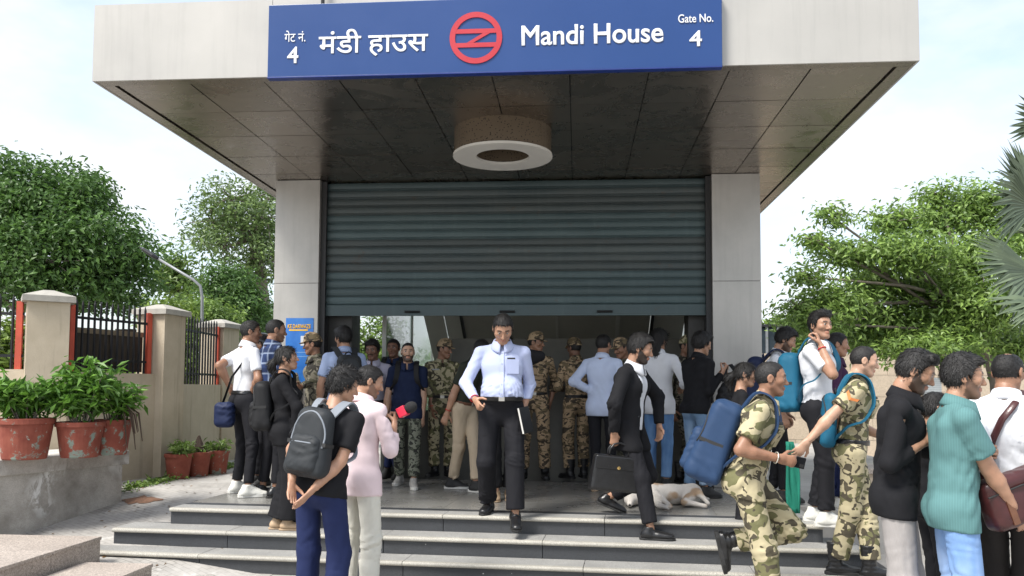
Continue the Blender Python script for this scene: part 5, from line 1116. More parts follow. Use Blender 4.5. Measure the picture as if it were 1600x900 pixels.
# maroon shoulder bag of the man at the right edge
p = wpt(1600, 775, 4.32); bb = empty('shoulder_bag', tuple(p - V(0, 0, 0.13))); tag(bb, 'maroon leather shoulder bag at the right edge of the crowd', 'bag')
MM = Matrix.Rotation(R_(-18), 4, 'Y') @ Matrix.Rotation(R_(10), 4, 'Z'); R3 = np.array(MM.to_3x3())
vs, fs = grid_mesh(lambda P: rbox(P - np.array([0, 0, 0.13], np.float32), 0.19, 0.07, 0.135, 0.045) + folds(P, 5, 20) * 0.006, (-0.25, -0.14, -0.04), (0.25, 0.14, 0.32), 0.011); add_mesh('bag_body', vs @ R3.T, fs, MAROON, bb)
for x in (-0.09, 0.07): MB().box((x - 0.018, -0.078, 0.02), (x + 0.018, -0.068, 0.25), MM).build('buckle_strap', BROWNLEATH, bb, bevel=0.002)
MB().tube([MM @ Vector((-0.19, -0.07, 0.19)), MM @ Vector((0, -0.078, 0.2)), MM @ Vector((0.19, -0.07, 0.19))], 0.005, 6).build('zip', BLKRUB, bb)
Jb = Pp['bh_whiteback']; ob = np.array(bb.location)
sp = [on_surf(Jb, 0.05, 0.47, -1, 0.045), on_surf(Jb, -0.0, 0.40, -1, 0.04), on_surf(Jb, -0.04, 0.30, -1, 0.04), on_surf(Jb, -0.08, 0.18, -1, 0.04), on_surf(Jb, -0.10, 0.08, -1, 0.05), on_surf(Jb, -0.11, -0.06, -1, 0.09), None]
sp[-1] = ob + np.array(MM @ Vector((-0.18, 0, 0.24))); sp = [Jb['B'](0.08, 0.03, 0.50) + Jb['up'] * 0.06] + sp
MB().tube([tuple(q - ob) for q in sp], [(0.019, 0.004)] * len(sp), 8, flat=tuple(-Jb['fw'])).build('strap', BROWNLEATH if False else MAROON, bb, smooth=True)
# green scarf hanging beside the phone man, bottle-green weave
gs = empty('scarf', tuple(wpt(1236, 800, 7.0))); tag(gs, 'sea green scarf hanging down behind the striding soldier', 'scarf')
vs = []; base = np.array(gs.location); n_ = 14
for k in range(n_ + 1):
    f_ = k / n_
    for j in range(7):
        u = j / 6 - 0.5; c = wpt(1234 + 8 * f_ + u * (13 + 9 * math.sin(f_ * 2.5)) + 2 * math.sin(f_ * 5 + j), 690 + 112 * f_, 7.05 + 0.025 * math.sin(j * 2.6 + f_ * 4)); vs.append(c - base)
o = add_mesh('cloth', vs, [(k * 7 + j, k * 7 + j + 1, k * 7 + 8 + j, k * 7 + 7 + j) for k in range(n_) for j in range(6)], C_GREEN, gs); q = o.modifiers.new('solid', 'SOLIDIFY'); q.thickness = 0.006
# pink patterned sleeve scrap of the hidden woman
# ---- the sleeping dog
t = NT('dog_fur'); w = t.coord(); pat = t.ramp(t.noise(5.0, 2, 0.5, t.coord((1, 1, 1), (2.3, 0.7, 0.2))), [(0.58, 0), (0.66, 1)])
spk = t.ramp(t.vor(70), [(0.12, 1), (0.2, 0)]); cc = t.mix(pat, (0.62, 0.58, 0.53), (0.42, 0.30, 0.20)); t.color(t.mix(t.math('MULTIPLY', spk, 0.35), cc, (0.2, 0.13, 0.09))); t.rough(0.9); t.bump(t.noise(180, 3), 0.5, 0.006); FUR = t.m
dog = empty('dog', tuple(on_z(1045, 785, LZ))); tag(dog, 'sleeping white and tan street dog lying on the landing', 'dog')
D = lambda px, py, d_, r=0: at_d(px, py, d_)
ch, ru, be = D(1018, 768, 7.95), D(1082, 766, 8.05), D(1050, 770, 7.98)
hd, sn, nk = D(985, 771, 7.85), D(984, 782, 7.72), D(1000, 768, 7.92)
for q_, hgt in ((ch, 0.105), (ru, 0.10), (be, 0.095), (nk, 0.075), (hd, 0.062), (sn, 0.035)): q_[2] = LZ + hgt
fl = [[D(1022, 775, 7.85), D(1036, 778, 7.70), D(1048, 790, 7.62)], [D(1022, 780, 7.82), D(1030, 788, 7.66), D(1044, 793, 7.58)]]
hl = [[D(1080, 772, 7.92), D(1070, 782, 7.78), D(1086, 782, 7.74), D(1102, 788, 7.70)], [D(1084, 768, 7.98), D(1092, 776, 7.86), D(1098, 778, 7.82), D(1106, 784, 7.78)]]
for L_, zz in ((fl[0], (0.12, 0.085, 0.03)), (fl[1], (0.06, 0.035, 0.025)), (hl[0], (0.07, 0.05, 0.04, 0.025)), (hl[1], (0.13, 0.12, 0.09, 0.04))):
    for q_, hgt in zip(L_, zz): q_[2] = LZ + hgt
tail = [D(1090, 764, 8.1), D(1102, 768, 8.2), D(1108, 772, 8.25)]
for q_, hgt in zip(tail, (0.08, 0.03, 0.02)): q_[2] = LZ + hgt
def dogf(P):
    d = smin(capd(P, ch, be, 0.105, 0.090), capd(P, be, ru, 0.088, 0.095), 0.05); d = smin(d, capd(P, ch, nk, 0.075, 0.062), 0.04); d = smin(d, capd(P, nk, hd, 0.055, 0.060), 0.03); d = smin(d, capd(P, hd, sn, 0.048, 0.026), 0.02)
    for L_ in fl: d = smin(d, smin(capd(P, L_[0], L_[1], 0.042, 0.026), capd(P, L_[1], L_[2], 0.024, 0.021), 0.015), 0.02)
    for L_ in hl: d = smin(d, smin(smin(capd(P, L_[0], L_[1], 0.062, 0.036), capd(P, L_[1], L_[2], 0.032, 0.022), 0.02), capd(P, L_[2], L_[3], 0.021, 0.021), 0.015), 0.025)
    d = smin(d, smin(capd(P, tail[0], tail[1], 0.025, 0.018), capd(P, tail[1], tail[2], 0.018, 0.010), 0.01), 0.02)
    ea = hd + V(-0.03, 0.02, 0.05); d = smin(d, capd(P, ea, ea + V(-0.06, -0.02, -0.02), 0.022, 0.008, (0, 0.7, 0.7), 0.5), 0.012)
    return np.maximum(d, LZ + 0.001 - P[:, 2])
al = np.array([ch, ru, hd, sn] + fl[0] + fl[1] + hl[0] + hl[1] + tail); vs, fs = grid_mesh(dogf, al.min(0) - 0.16, al.max(0) + 0.16, 0.0115); local_add('body', dog, vs, fs, FUR)
no = sn + nrm(sn - hd) * 0.028; MB().lathe([(0, 0.012), (0.010, 0.007), (0.013, 0), (0.008, -0.008), (0, -0.01)], 12, Matrix.Translation(tuple(no - np.array(dog.location)))).build('nose', BLKRUB, dog, smooth=True)
# ---- poster on the left pillar
pa, pb = on_y(447, 497, 9.594), on_y(488, 605, 9.594)
po = empty('poster', (pa[0], 9.594, pb[2])); tag(po, 'blue information poster with yellow heading on the left pillar', 'poster')
t = NT('poster_blue'); sx = t.n.new('ShaderNodeSeparateXYZ'); t.l.new(t.coord(), sx.inputs[0]); nb_ = t.noise(7, 4)
t.color(t.mix(nb_, srgb(14, 80, 165), srgb(70, 140, 215))); t.rough(0.35); POST = t.m
w_, h_ = pb[0] - pa[0], pa[2] - pb[2]
MB().box((0, -0.002, 0), (w_, 0.004, h_)).build('sheet', POST, po)
YEL = plain('poster_yellow', srgb(245, 190, 30), 0.5); LBL = plain('poster_pale', srgb(165, 205, 235), 0.5)
text('poster_heading', 'KE DARWAZE', 467.5, 510, 6.5, YEL, po, 9.590, 0.03, 36)
MB().box((w_ * 0.55, -0.004, h_ * 0.60), (w_ * 0.70, -0.0025, h_ * 0.74)).build('printed_box', WHT, po); MB().box((w_ * 0.10, -0.004, h_ * 0.50), (w_ * 0.9, -0.0025, h_ * 0.505)).build('printed_line', LBL, po); MB().box((w_ * 0.10, -0.004, h_ * 0.44), (w_ * 0.9, -0.0025, h_ * 0.445)).build('printed_line', LBL, po)
MB().box((w_ * 0.12, -0.004, h_ * 0.815), (w_ * 0.8, -0.0025, h_ * 0.835)).build('printed_line', YEL, po)
# ================================================================ LEFT SIDE: ledge, wall, fence, pots
# granite ledge with scraped white paint
t = NT('ledge_scraped'); w = t.coord()
sp_ = t.vor(150, w, out='Color'); g_ = t.n.new('ShaderNodeRGBToBW'); t.l.new(sp_, g_.inputs[0])
cc = t.mix(g_.outputs[0], (0.38, 0.355, 0.315), (0.52, 0.49, 0.445))
cc = t.mix(t.ramp(t.noise(2.5, 6, 0.65, w), [(0.4, 0), (0.7, 1)]), cc, (0.23, 0.21, 0.18))
msk = t.math('MULTIPLY', t.ramp(t.noise(1.7, 3, 0.5, t.coord((1, 1, 1), (1.5, 0.3, 0.55))), [(0.52, 0), (0.62, 1)]), t.ramp(t.noise(7, 7, 0.75, t.coord((1, 1, 0.55), rot=(0, 0.6, 0)), 0.8), [(0.43, 0), (0.50, 1)]))
cc = t.mix(msk, cc, (0.66, 0.65, 0.62)); t.color(cc); t.rough(0.8); t.bump(t.noise(60, 5), 0.2, 0.006); SCR = t.m
L0, L1 = V(-5.42, 6.3, 0), V(-4.655, 8.38, 0); lu = nrm(L1 - L0); ln = V(lu[1], -lu[0], 0)      # ln points to the path
ledge = empty('ledge', (-5.0, 7.4, 0.2)); tag(ledge, 'low granite ledge with scraped white paint carrying three flower pots', 'ledge')
LM = Matrix(((lu[0], -ln[0], 0, L0[0]), (lu[1], -ln[1], 0, L0[1]), (0, 0, 1, 0), (0, 0, 0, 1))); LL = float(np.linalg.norm(L1 - L0))
prt(MB().box((0, 0.03, 0.0), (LL - 0.05, 0.75, 0.735), LM).build('face_wall', SCR), ledge)
for a, b in ((0, 0.75), (0.75, 1.5), (1.5, LL)):
    prt(MB().box((a + 0.002, -0.012, 0.738), (b - 0.002, 0.76, 0.88 + random.uniform(-0.002, 0.002)), LM).build('coping_slab', SCR, bevel=0.004), ledge)
prt(MB().box((0, -0.10, 0.2), (LL, 0.028, 0.262), LM @ Matrix.Shear('XY', 4, (0, 0))).build('kerb_strip', G_LEDGE), ledge) if False else None
# plastered boundary wall with piers, railings
t = NT('tan_plaster'); w = t.coord()
cc = t.mix(t.ramp(t.noise(1.6, 7, 0.65, w), [(0.35, 0), (0.68, 1)]), (0.44, 0.37, 0.27), (0.56, 0.48, 0.365))
st = t.ramp(t.noise(6, 5, 0.65, t.coord((2.0, 2.0, 0.10))), [(0.56, 0), (0.74, 1)])
cc = t.mix(t.math('MULTIPLY', st, 0.55), cc, (0.20, 0.165, 0.125)); t.color(cc); t.rough(0.9); t.bump(t.noise(45, 6, 0.65), 0.25, 0.008); TAN = t.m
CAPM = plain('pier_cap', (0.36, 0.34, 0.30), 0.85, 0, 0.15, 8, 0.2, 40, 0.3)
IRON = plain('black_iron', (0.012, 0.012, 0.014), 0.5, 0.2); REDI = plain('red_oxide_iron', (0.48, 0.075, 0.04), 0.6, 0, 0.15)
wall = empty('boundary_wall', (-5.3, 9.9, 0.4)); tag(wall, 'tan plastered boundary wall with capped piers left of the steps', 'wall')
W = [V(-5.73, 8.58, 0), V(-5.24, 10.12, 0), V(-5.46, 12.35, 0), V(-5.62, 14.4, 0)]
Wm1 = V(-8.0, 7.75, 0)
def wallM(a, b):                                   # x along the span, y away from the path
    d_ = nrm(b - a); n_ = V(d_[1], -d_[0], 0); return Matrix(((d_[0], -n_[0], 0, a[0]), (d_[1], -n_[1], 0, a[1]), (0, 0, 1, 0), (0, 0, 0, 1)))
for i, (p, q) in enumerate(((W[0], V(-5.30, 8.90, 0)), (W[1], W[1] + V(0.3, 1.6, 0)), (W[2], W[2] + V(0.3, 1.6, 0)))):
    M_ = wallM(p, q)
    prt(MB().box((-0.20, -0.20, 0.05), (0.20, 0.20, 2.44), M_).build('pier', TAN), wall)
    c_ = [(-0.25, -0.25), (0.25, -0.25), (0.25, 0.25), (-0.25, 0.25)]
    m_ = MB(); m_.add([(x, y, 2.4415) for x, y in c_] + [(x, y, 2.505) for x, y in c_] + [(x * 0.2, y * 0.2, 2.58) for x, y in c_], [(3, 2, 1, 0)] + [(k, (k + 1) % 4, 4 + (k + 1) % 4, 4 + k) for k in range(4)] + [(4 + k, 4 + (k + 1) % 4, 8 + (k + 1) % 4, 8 + k) for k in range(4)] + [(8, 9, 10, 11)])
    m_.v = [tuple(M_ @ Vector(v_)) for v_ in m_.v]; prt(m_.build('pier_cap', CAPM), wall)
spans = [(Wm1, W[0], 1.72), (W[0], W[1], 1.70), (W[1], W[2], 1.58), (W[2], W[3], 1.55)]
for k, (a, b, zt) in enumerate(spans):
    M_ = wallM(a, b); Ls = float(np.linalg.norm(b - a)); back = -0.11
    prt(MB().box((0.12, back, 0.05), (Ls - 0.12, back + 0.22, zt), M_).build('wall_panel', TAN), wall)
    if k == 3: continue
    lab = ['black iron railing with red end post at the left edge of the picture', 'black iron railing with wooden boards behind between the first two piers', 'black iron railing with red end posts between the farther piers'][k]
    f_ = empty('railing', tuple((a + b) / 2 + V(0, 0, zt))); tag(f_, lab, 'railing', 'railings on the boundary wall')
    yb = back + 0.06
    nb_ = 15 if k != 1 else 13
    for j in range(nb_):
        x = 0.32 + (Ls - 0.64) * j / (nb_ - 1); zz = 2.52 + random.uniform(-0.012, 0.012)
        prt(MB().tube([M_ @ Vector((x, yb, zt - 0.02)), M_ @ Vector((x + random.uniform(-0.004, 0.004), yb, zz - 0.05)), M_ @ Vector((x, yb, zz))], [0.0155, 0.0155, 0.004], 6).build('bar', IRON), f_)
    for zz in (zt + 0.13, 2.30): prt(MB().box((0.21, yb - 0.008, zz), (Ls - 0.21, yb + 0.008, zz + 0.03), M_).build('rail', IRON), f_)
    for x in (0.225, Ls - 0.285): prt(MB().box((x, yb - 0.025, zt - 0.02), (x + 0.06, yb + 0.03, 2.45), M_).build('end_post', REDI), f_)
    if k == 1:
        WB = plain('weathered_board', (0.075, 0.06, 0.045), 0.85, 0, 0.3, 12)
        for j in range(11):
            x = 0.31 + (Ls - 0.64) * j / 10; prt(MB().box((x - 0.05, yb + 0.08, zt + 0.02), (x + 0.06, yb + 0.10, 2.22 + random.uniform(-0.03, 0.03)), M_).build('board', WB), f_)
        prt(MB().box((0.24, yb + 0.06, 2.15), (Ls - 0.26, yb + 0.078, 2.21), M_).build('batten', plain('pale_batten', (0.30, 0.24, 0.16), 0.85)), f_)
# pink granite block steps in the foreground corner
fg = empty('granite_blocks', (-3.9, 6.0, 0)); tag(fg, 'pink granite block steps in the lower left corner', 'steps')
for (x0, x1, y0, y1, z1, jn) in ((-3.90, -3.335, 4.2, 6.42, 0.148, (5.0, 5.75)), (-4.85, -3.93, 4.2, 6.70, 0.30, (5.15, 6.05))):
    cuts = [y0] + list(jn) + [y1]
    for a, b in zip(cuts[:-1], cuts[1:]):
        prt(MB().box((x0, a + 0.003, 0.0), (x1 - 0.012, b - 0.003, z1 - 0.03)).build('facing', G_PINK), fg)
        prt(MB().box((x0, a + 0.002, z1 - 0.0285), (x1, b - 0.002, z1)).build('coping', G_PINK, bevel=0.004), fg)
cov = MB().lathe([(0, 0.02), (0.30, 0.02), (0.325, 0.012), (0.33, 0.0)], 40, Matrix.Translation((-3.18, 6.45, 0))).build('manhole_cover', G_LEDGE); tag(cov, 'round grey concrete manhole cover beside the pink granite blocks', 'manhole cover')
# pots
t = NT('terracotta_paint'); w = t.coord()
pn = t.noise(4.5, 7, 0.72, t.coord((1, 1, 1)), 0.4); rnd = t.objrand()
cc = t.mix(t.ramp(t.noise(9, 4), [(0.3, 0), (0.7, 1)]), (0.19, 0.040, 0.024), (0.27, 0.075, 0.046))
mk = t.ramp(t.math('ADD', pn, t.math('MULTIPLY', rnd, 0.16)), [(0.635, 0), (0.675, 1)])
cc = t.mix(mk, cc, (0.20, 0.24, 0.20)); cc = t.mix(t.ramp(t.noise(11, 6, 0.7), [(0.63, 0), (0.68, 1)]), cc, (0.30, 0.42, 0.36)); t.color(cc); t.rough(0.8); t.bump(pn, 0.3, 0.01); POT = t.m
SOIL = plain('soil', (0.045, 0.032, 0.022), 0.95, 0, 0.3, 30, 0.5, 60)
def leaf_mat(name, c, trans=0.35, gloss=0.45):
    t = NT(name); k = t.noise(1.8, 3); r_ = t.attr('lv')
    cc = t.mix(r_, mul(c, 0.55), (min(1, c[0] * 1.7), c[1] * 1.45, c[2] * 1.1)); t.color(cc); t.rough(gloss)
    tr = t.n.new('ShaderNodeBsdfTranslucent'); t.l.new(cc, tr.inputs[0]); mx = t.n.new('ShaderNodeMixShader'); mx.inputs[0].default_value = trans
    t.l.new(t.b.outputs[0], mx.inputs[1]); t.l.new(tr.outputs[0], mx.inputs[2]); t.l.new(mx.outputs[0], t.out.inputs[0]); return t.m
LF_POT = leaf_mat('leaf_shrub', (0.11, 0.26, 0.045)); LF_DARK = leaf_mat('leaf_dark', (0.085, 0.185, 0.05)); LF_MID = leaf_mat('leaf_mid', (0.145, 0.255, 0.065)); LF_BRI = leaf_mat('leaf_bright', (0.20, 0.34, 0.095)); LF_YEL = leaf_mat('leaf_yellow', (0.15, 0.25, 0.05)); LF_PALE = leaf_mat('leaf_pale', (0.14, 0.235, 0.085)); LF_SIL = leaf_mat('leaf_silver', (0.13, 0.19, 0.14), 0.15)
BARK = plain('bark', (0.20, 0.17, 0.14), 0.9, 0, 0.25, 8, 0.5, 30)
def leaves(name, pos, nrml, ln_, wd, mt, parent, rs, droop=0.3, kind=None):
    """one mesh of bent leaf blades: two quads each along a random direction in the plane of its normal"""
    n = len(pos); a = rs.normal(size=(n, 3)); nn = nrml / (np.linalg.norm(nrml, axis=1, keepdims=True) + 1e-9)
    d = a - nn * (a * nn).sum(1, keepdims=True); d /= np.linalg.norm(d, axis=1, keepdims=True) + 1e-9; sd_ = np.cross(nn, d)
    L_ = (ln_ * rs.uniform(0.4, 1.5, n))[:, None]; Wd = (wd * rs.uniform(0.7, 1.2, n))[:, None]
    p0 = pos; p1 = pos + d * L_ * 0.5; p2 = pos + d * L_ - nn * L_ * droop
    vs = np.stack([p0, p1 - sd_ * Wd * 0.5, p2, p1 + sd_ * Wd * 0.5], 1).reshape(-1, 3); fs = np.arange(4 * n).reshape(n, 4)
    o = add_mesh(name, vs, fs, mt, parent, {'lv': np.repeat(rs.beta(1.6, 2.2, n), 4)}); o.data.polygons.foreach_set('use_smooth', np.zeros(n, bool))
    if kind: o['kind'] = kind
    return o
def pot(loc, r, h, label, group):
    root = empty('flower_pot', tuple(loc)); tag(root, label, 'flower pot', group)
    MB().lathe([(0, 0.0), (r * 0.72, 0.0), (r * 0.75, 0.01), (r * 0.93, h * 0.86), (r, h * 0.865), (r * 1.01, h * 0.99), (r * 0.93, h), (r * 0.88, h * 0.9), (0, h * 0.88)], 36).build('pot', POT, root, smooth=False)
    MB().lathe([(r * 0.885, h * 0.905), (0, h * 0.93)], 24).build('soil', SOIL, root)
    return root
rs = np.random.RandomState(3)
def shrub(root, h0, rx, hz, n, ls, seed, mt=LF_POT, stems=14):
    rs = np.random.RandomState(seed); m_ = MB(); tips = []
    for k in range(stems):
        a = rs.uniform(0, 6.28); q = rs.uniform(0.15, 1) ** 0.5 * rx; tp = V(math.cos(a) * q, math.sin(a) * q, h0 + hz * rs.uniform(0.45, 1.0) * (1 - 0.35 * (q / rx) ** 2)); m_.tube([(math.cos(a) * 0.04, math.sin(a) * 0.04, h0 - 0.05), tuple(tp * V(0.6, 0.6, 1) - V(0, 0, (tp[2] - h0) * 0.4)), tuple(tp)], [0.009, 0.006, 0.003], 5); tips.append(tp)
    m_.build('stem', BARK, root)
    tips = np.array(tips); pick = rs.randint(0, len(tips), n); f_ = rs.uniform(0.25, 1.05, n) ** 0.6
    pos = tips[pick] * f_[:, None] + V(0, 0, 1) * ((1 - f_) * h0)[:, None] + rs.normal(size=(n, 3)) * rx * 0.15
    pos[:, 2] = np.maximum(pos[:, 2], h0 - 0.02)
    nn = rs.normal(size=(n, 3)) * 0.6 + V(0, 0, 1.0)
    leaves('foliage', pos, nn, ls, ls * 0.36, mt, root, rs, 0.25, 'stuff')
for (px, py, d_, r, h, sh, lab) in ((38, 716, 7.55, 0.245, 0.37, (0.27, 0.50, 1300), 'large peeling red and green pot with leafy shrub nearest the left edge'), (124, 709, 7.78, 0.215, 0.33, (0.28, 0.68, 1500), 'red flower pot with tall leafy shrub in the middle of the ledge'), (172, 703, 8.1, 0.20, 0.34, None, 'red flower pot with dried drooping plant at the end of the ledge')):
    p = at_d(px, py, d_); p[2] = 0.882; root = pot(p, r, h, lab, 'pots on the ledge')
    if sh: shrub(root, h * 0.9, sh[0], sh[1], sh[2], 0.115, int(px))
    else:
        rs = np.random.RandomState(5)
        for k in range(9):
            a = rs.uniform(-0.9, 1.4); q = rs.uniform(0.2, 0.38); x, y = math.cos(a), math.sin(a) * 0.6 - 0.2
            MB().tube([(0, 0, h * 0.9), (x * q * 0.6, y * q * 0.6, h + 0.14), (x * q, y * q, h + 0.06), (x * (q + 0.05), y * (q + 0.05), h - rs.uniform(0.05, 0.32))], [0.008, 0.007, 0.010, 0.004], 5).build('dried_stalk', plain('dried_stalk', (0.075, 0.05, 0.035), 0.9), root)
        shrub(root, h * 0.9, 0.26, 0.55, 600, 0.10, 99)
for (px, py, d_, lab, hz, n) in ((282, 738, 10.15, 'small red pot with creeping plant against the wall, leftmost of three', 0.20, 500), (312, 738, 10.45, 'small red pot with dead brown stump, middle of three by the wall', 0.10, 160), (341, 735, 10.75, 'small red pot with sparse green plant, rightmost of three by the wall', 0.16, 300)):
    p = gpos(px, d_, LZ - 0.004); root = pot(p, 0.165, 0.30, lab, 'pots by the wall'); shrub(root, 0.27, 0.20, hz, n, 0.07, int(px), LF_MID, 9)
    if px == 312: MB().tube([(0, 0, 0.27), (0.02, 0, 0.36), (0.0, 0.01, 0.44), (0.01, 0, 0.5)], [0.07, 0.06, 0.04, 0.012], 8).build('stump', plain('dead_stump', (0.06, 0.04, 0.03), 0.95, 0, 0.3, 20, 0.5, 60), root)
# weeds along the wall foot
rs = np.random.RandomState(8); n = 1500; f_ = rs.uniform(0, 1, n); a_, b_ = V(-4.83, 8.75, 0), V(-4.78, 11.6, 0)
pos = a_ + (b_ - a_) * f_[:, None] + np.c_[rs.normal(0, 0.06, n) - 0.03, rs.normal(0, 0.05, n), np.abs(rs.normal(0, 0.025, n))]; pos[:, 2] += [ramp_z(y) for y in pos[:, 1]]
wd_ = leaves('weeds', pos, rs.normal(size=(n, 3)) * 0.5 + V(0, 0, 1), 0.06, 0.03, LF_MID, None, rs); tag(wd_, 'low green weeds growing along the foot of the tan wall', 'weeds', kind='stuff')
# street lamp behind the fence
sl = empty('street_lamp', (float(at_d(317, 608, 13.2)[0]), float(at_d(317, 608, 13.2)[1]), 0)); tag(sl, 'grey street lamp with slanted arm and dark lamp head behind the wall', 'street lamp')
b_ = np.array(sl.location); tp = at_d(316, 464, 13.2) - b_; e1 = at_d(302, 437, 13.2) - b_; e2 = at_d(245, 403, 13.2) - b_; e3 = at_d(218, 386, 13.2) - b_; mid_ = at_d(313, 447, 13.2) - b_
GALV = plain('galvanised_pole', (0.24, 0.25, 0.26), 0.5, 0.4)
MB().tube([(0, 0, 0), tuple(tp), tuple(mid_), tuple(e1), tuple(e2)], [0.03, 0.024, 0.023, 0.022, 0.02], 10).build('pole', GALV, sl, smooth=True)
dr = nrm(e3 - e2); MB().tube([tuple(e2 - dr * 0.02), tuple(e2 + dr * 0.06), tuple(e2 + dr * 0.24), tuple(e2 + dr * 0.30)], [(0.035, 0.03), (0.075, 0.04), (0.065, 0.03), (0.02, 0.012)], 10).build('lamp_head', DARK, sl); MB().tube([tuple(e2 + dr * 0.28), tuple(e3)], 0.012, 6).build('spike', DARK, sl)

# ================================================================ TREES
def tree(name, base, trunk, blobs, n, ls, lw, mt, label, seed, droop=0.3, tr=0.16, flat=1.0, shell=0.55, group='trees around the entrance', limb=1.0, clump=26):
    rs = np.random.RandomState(seed); root = empty(name, tuple(base)); tag(root, label, 'tree', group)
    m_ = MB(); tk = [V(*q) - base for q in trunk]; nT = len(tk)
    m_.tube([tuple(q) for q in tk], [tr * (1 - 0.55 * i / (nT - 1)) for i in range(nT)], 9); m_.build('trunk', BARK, root, smooth=True); m_ = MB()
    tot = sum(b[1][0] * b[1][1] * b[1][2] for b in blobs) ; P_ = []; N_ = []
    for c, r in blobs:
        c = V(*c) - base; r = V(*r); k = max(2, int(round(5 * limb)))
        st = tk[-1] if rs.rand() < 0.6 else tk[max(0, nT - 2)]
        mid_ = st + (c - st) * 0.5 + rs.normal(size=3) * 0.12 * np.linalg.norm(c - st) * 0.5
        m_.tube([tuple(st), tuple(mid_), tuple(c)], [tr * 0.40, tr * 0.26, tr * 0.13], 6)
        nl = int(n * (r[0] * r[1] * r[2]) / tot); nc = max(5, nl // clump)
        u = rs.normal(size=(nc, 3)); u /= np.linalg.norm(u, axis=1, keepdims=True); rad = rs.uniform(shell, 1.0, nc)[:, None] ** 0.8
        cc_ = c + u * r * rad * (1 + 0.22 * rs.normal(size=(nc, 1)))
        for q in cc_[: k * 3]: m_.tube([tuple(c + (q - c) * 0.0), tuple(c + (q - c) * 0.55 + rs.normal(size=3) * 0.05), tuple(q)], [tr * 0.12, tr * 0.07, tr * 0.03], 4)
        pk = rs.randint(0, nc, nl); jit = rs.normal(size=(nl, 3)) * np.array([1, 1, 0.6 * flat]) * (0.11 * (r[0] + r[1] + r[2]) / 3 + ls * 0.7)
        P_.append(cc_[pk] + jit); N_.append(u[pk] * 0.6 + rs.normal(size=(nl, 3)) * 0.55 + V(0, 0, 0.75))
    m_.build('limbs', BARK, root, smooth=True)
    leaves('crown', np.concatenate(P_), np.concatenate(N_), ls, lw, mt, root, rs, droop, 'stuff')
    return root
def tp_(px, py, d): return tuple(at_d(px, py, d))
def gb(px, d): q = at_d(px, 608, d); q[2] = 0; return q
def rr(pxr, pyr, d, dep): return (pxr * d / F, dep, pyr * d / F)
dA = 17.0
tree('broadleaf_tree', gb(60, dA), [tuple(gb(60, dA)), tp_(62, 520, dA), tp_(70, 430, dA)],
     [(tp_(20, 300, dA), rr(80, 58, dA, 1.1)), (tp_(95, 330, dA), rr(75, 55, dA, 1.1)), (tp_(160, 385, dA - .4), rr(72, 58, dA, 1.1)), (tp_(60, 405, dA - .6), rr(95, 55, dA, 1.2)), (tp_(200, 445, dA), rr(40, 40, dA, 0.9)), (tp_(-30, 390, dA), rr(80, 90, dA, 1.2)), (tp_(105, 455, dA - .5), rr(90, 30, dA, 1.0)), (tp_(130, 300, dA + .5), rr(50, 36, dA, .9))],
     40000, 0.115, 0.066, LF_DARK, 'large dense dark green tree behind the railing at the left edge', 11, 0.35, clump=44)
dB = 24.0
tree('tall_tree', gb(418, dB), [tuple(gb(418, dB)), tp_(414, 560, dB), tp_(412, 470, dB), tp_(404, 410, dB), tp_(392, 370, dB)],
     [(tp_(360, 310, dB), rr(42, 24, dB, 1.2)), (tp_(330, 345, dB), rr(38, 24, dB, 1.2)), (tp_(400, 340, dB), rr(48, 36, dB, 1.4)), (tp_(350, 385, dB), rr(48, 24, dB, 1.4)), (tp_(425, 300, dB + 1), rr(40, 24, dB, 1.2)), (tp_(385, 425, dB), rr(34, 22, dB, 1.2)), (tp_(430, 400, dB), rr(36, 50, dB, 1.2))],
     9500, 0.14, 0.065, LF_PALE, 'tall airy tree with visible pale limbs left of the left pillar', 23, 0.3, 0.24)
tree('young_tree', gb(372, 20), [tuple(gb(372, 20)), tp_(370, 520, 20), tp_(366, 470, 20)], [(tp_(362, 455, 20), rr(34, 40, 20, .8)), (tp_(350, 490, 20), rr(32, 28, 20, .8)), (tp_(385, 480, 20), rr(30, 34, 20, .8))], 9000, 0.11, 0.06, LF_DARK, 'young dark tree in front of the tall airy tree', 31)
tree('slender_tree', gb(280, 22), [tuple(gb(280, 22)), tp_(280, 480, 22), tp_(278, 430, 22)], [(tp_(278, 412, 22), rr(24, 22, 22, .6)), (tp_(268, 440, 22), rr(26, 20, 22, .6)), (tp_(292, 445, 22), rr(26, 18, 22, .6))], 1500, 0.18, 0.08, LF_MID, 'slender sparse tree beside the street lamp arm', 41, tr=0.08)
for k, (px, py, d_, rx_, ry_, mt_, lab) in enumerate(((268, 492, 15, 28, 18, LF_YEL, 'yellow green bush behind the middle pier'), (300, 486, 17, 36, 24, LF_BRI, 'bright green bush beside the street lamp pole'), (335, 498, 16, 34, 24, LF_MID, 'green bush behind the farthest pier'), (12, 560, 10.5, 34, 60, LF_YEL, 'yellow green bush seen through the railing at the left edge'), (290, 555, 14.5, 24, 50, LF_YEL, 'light green bush seen through the far railing'), (395, 500, 22, 40, 22, LF_DARK, 'dark bush left of the left pillar'), (575, 545, 15.5, 60, 60, LF_MID, 'green bush seen through the side glazing of the entrance'))):
    b_ = gb(px, d_); tree('bush', b_, [tuple(b_), tp_(px, (py + 640) / 2, d_), tp_(px, py + ry_ * 0.5, d_)], [(tp_(px, py, d_), rr(rx_, ry_, d_, 0.6)), (tp_(px + rx_ * 0.5, py + ry_ * 0.5, d_ + .3), rr(rx_ * 0.7, ry_ * 0.7, d_, 0.5)), (tp_(px - rx_ * 0.5, py + ry_ * 0.6, d_), rr(rx_ * 0.7, ry_ * 0.7, d_, 0.5))], 4200, 0.10, 0.055, mt_, lab, 60 + k, tr=0.05, group='bushes behind the boundary wall')
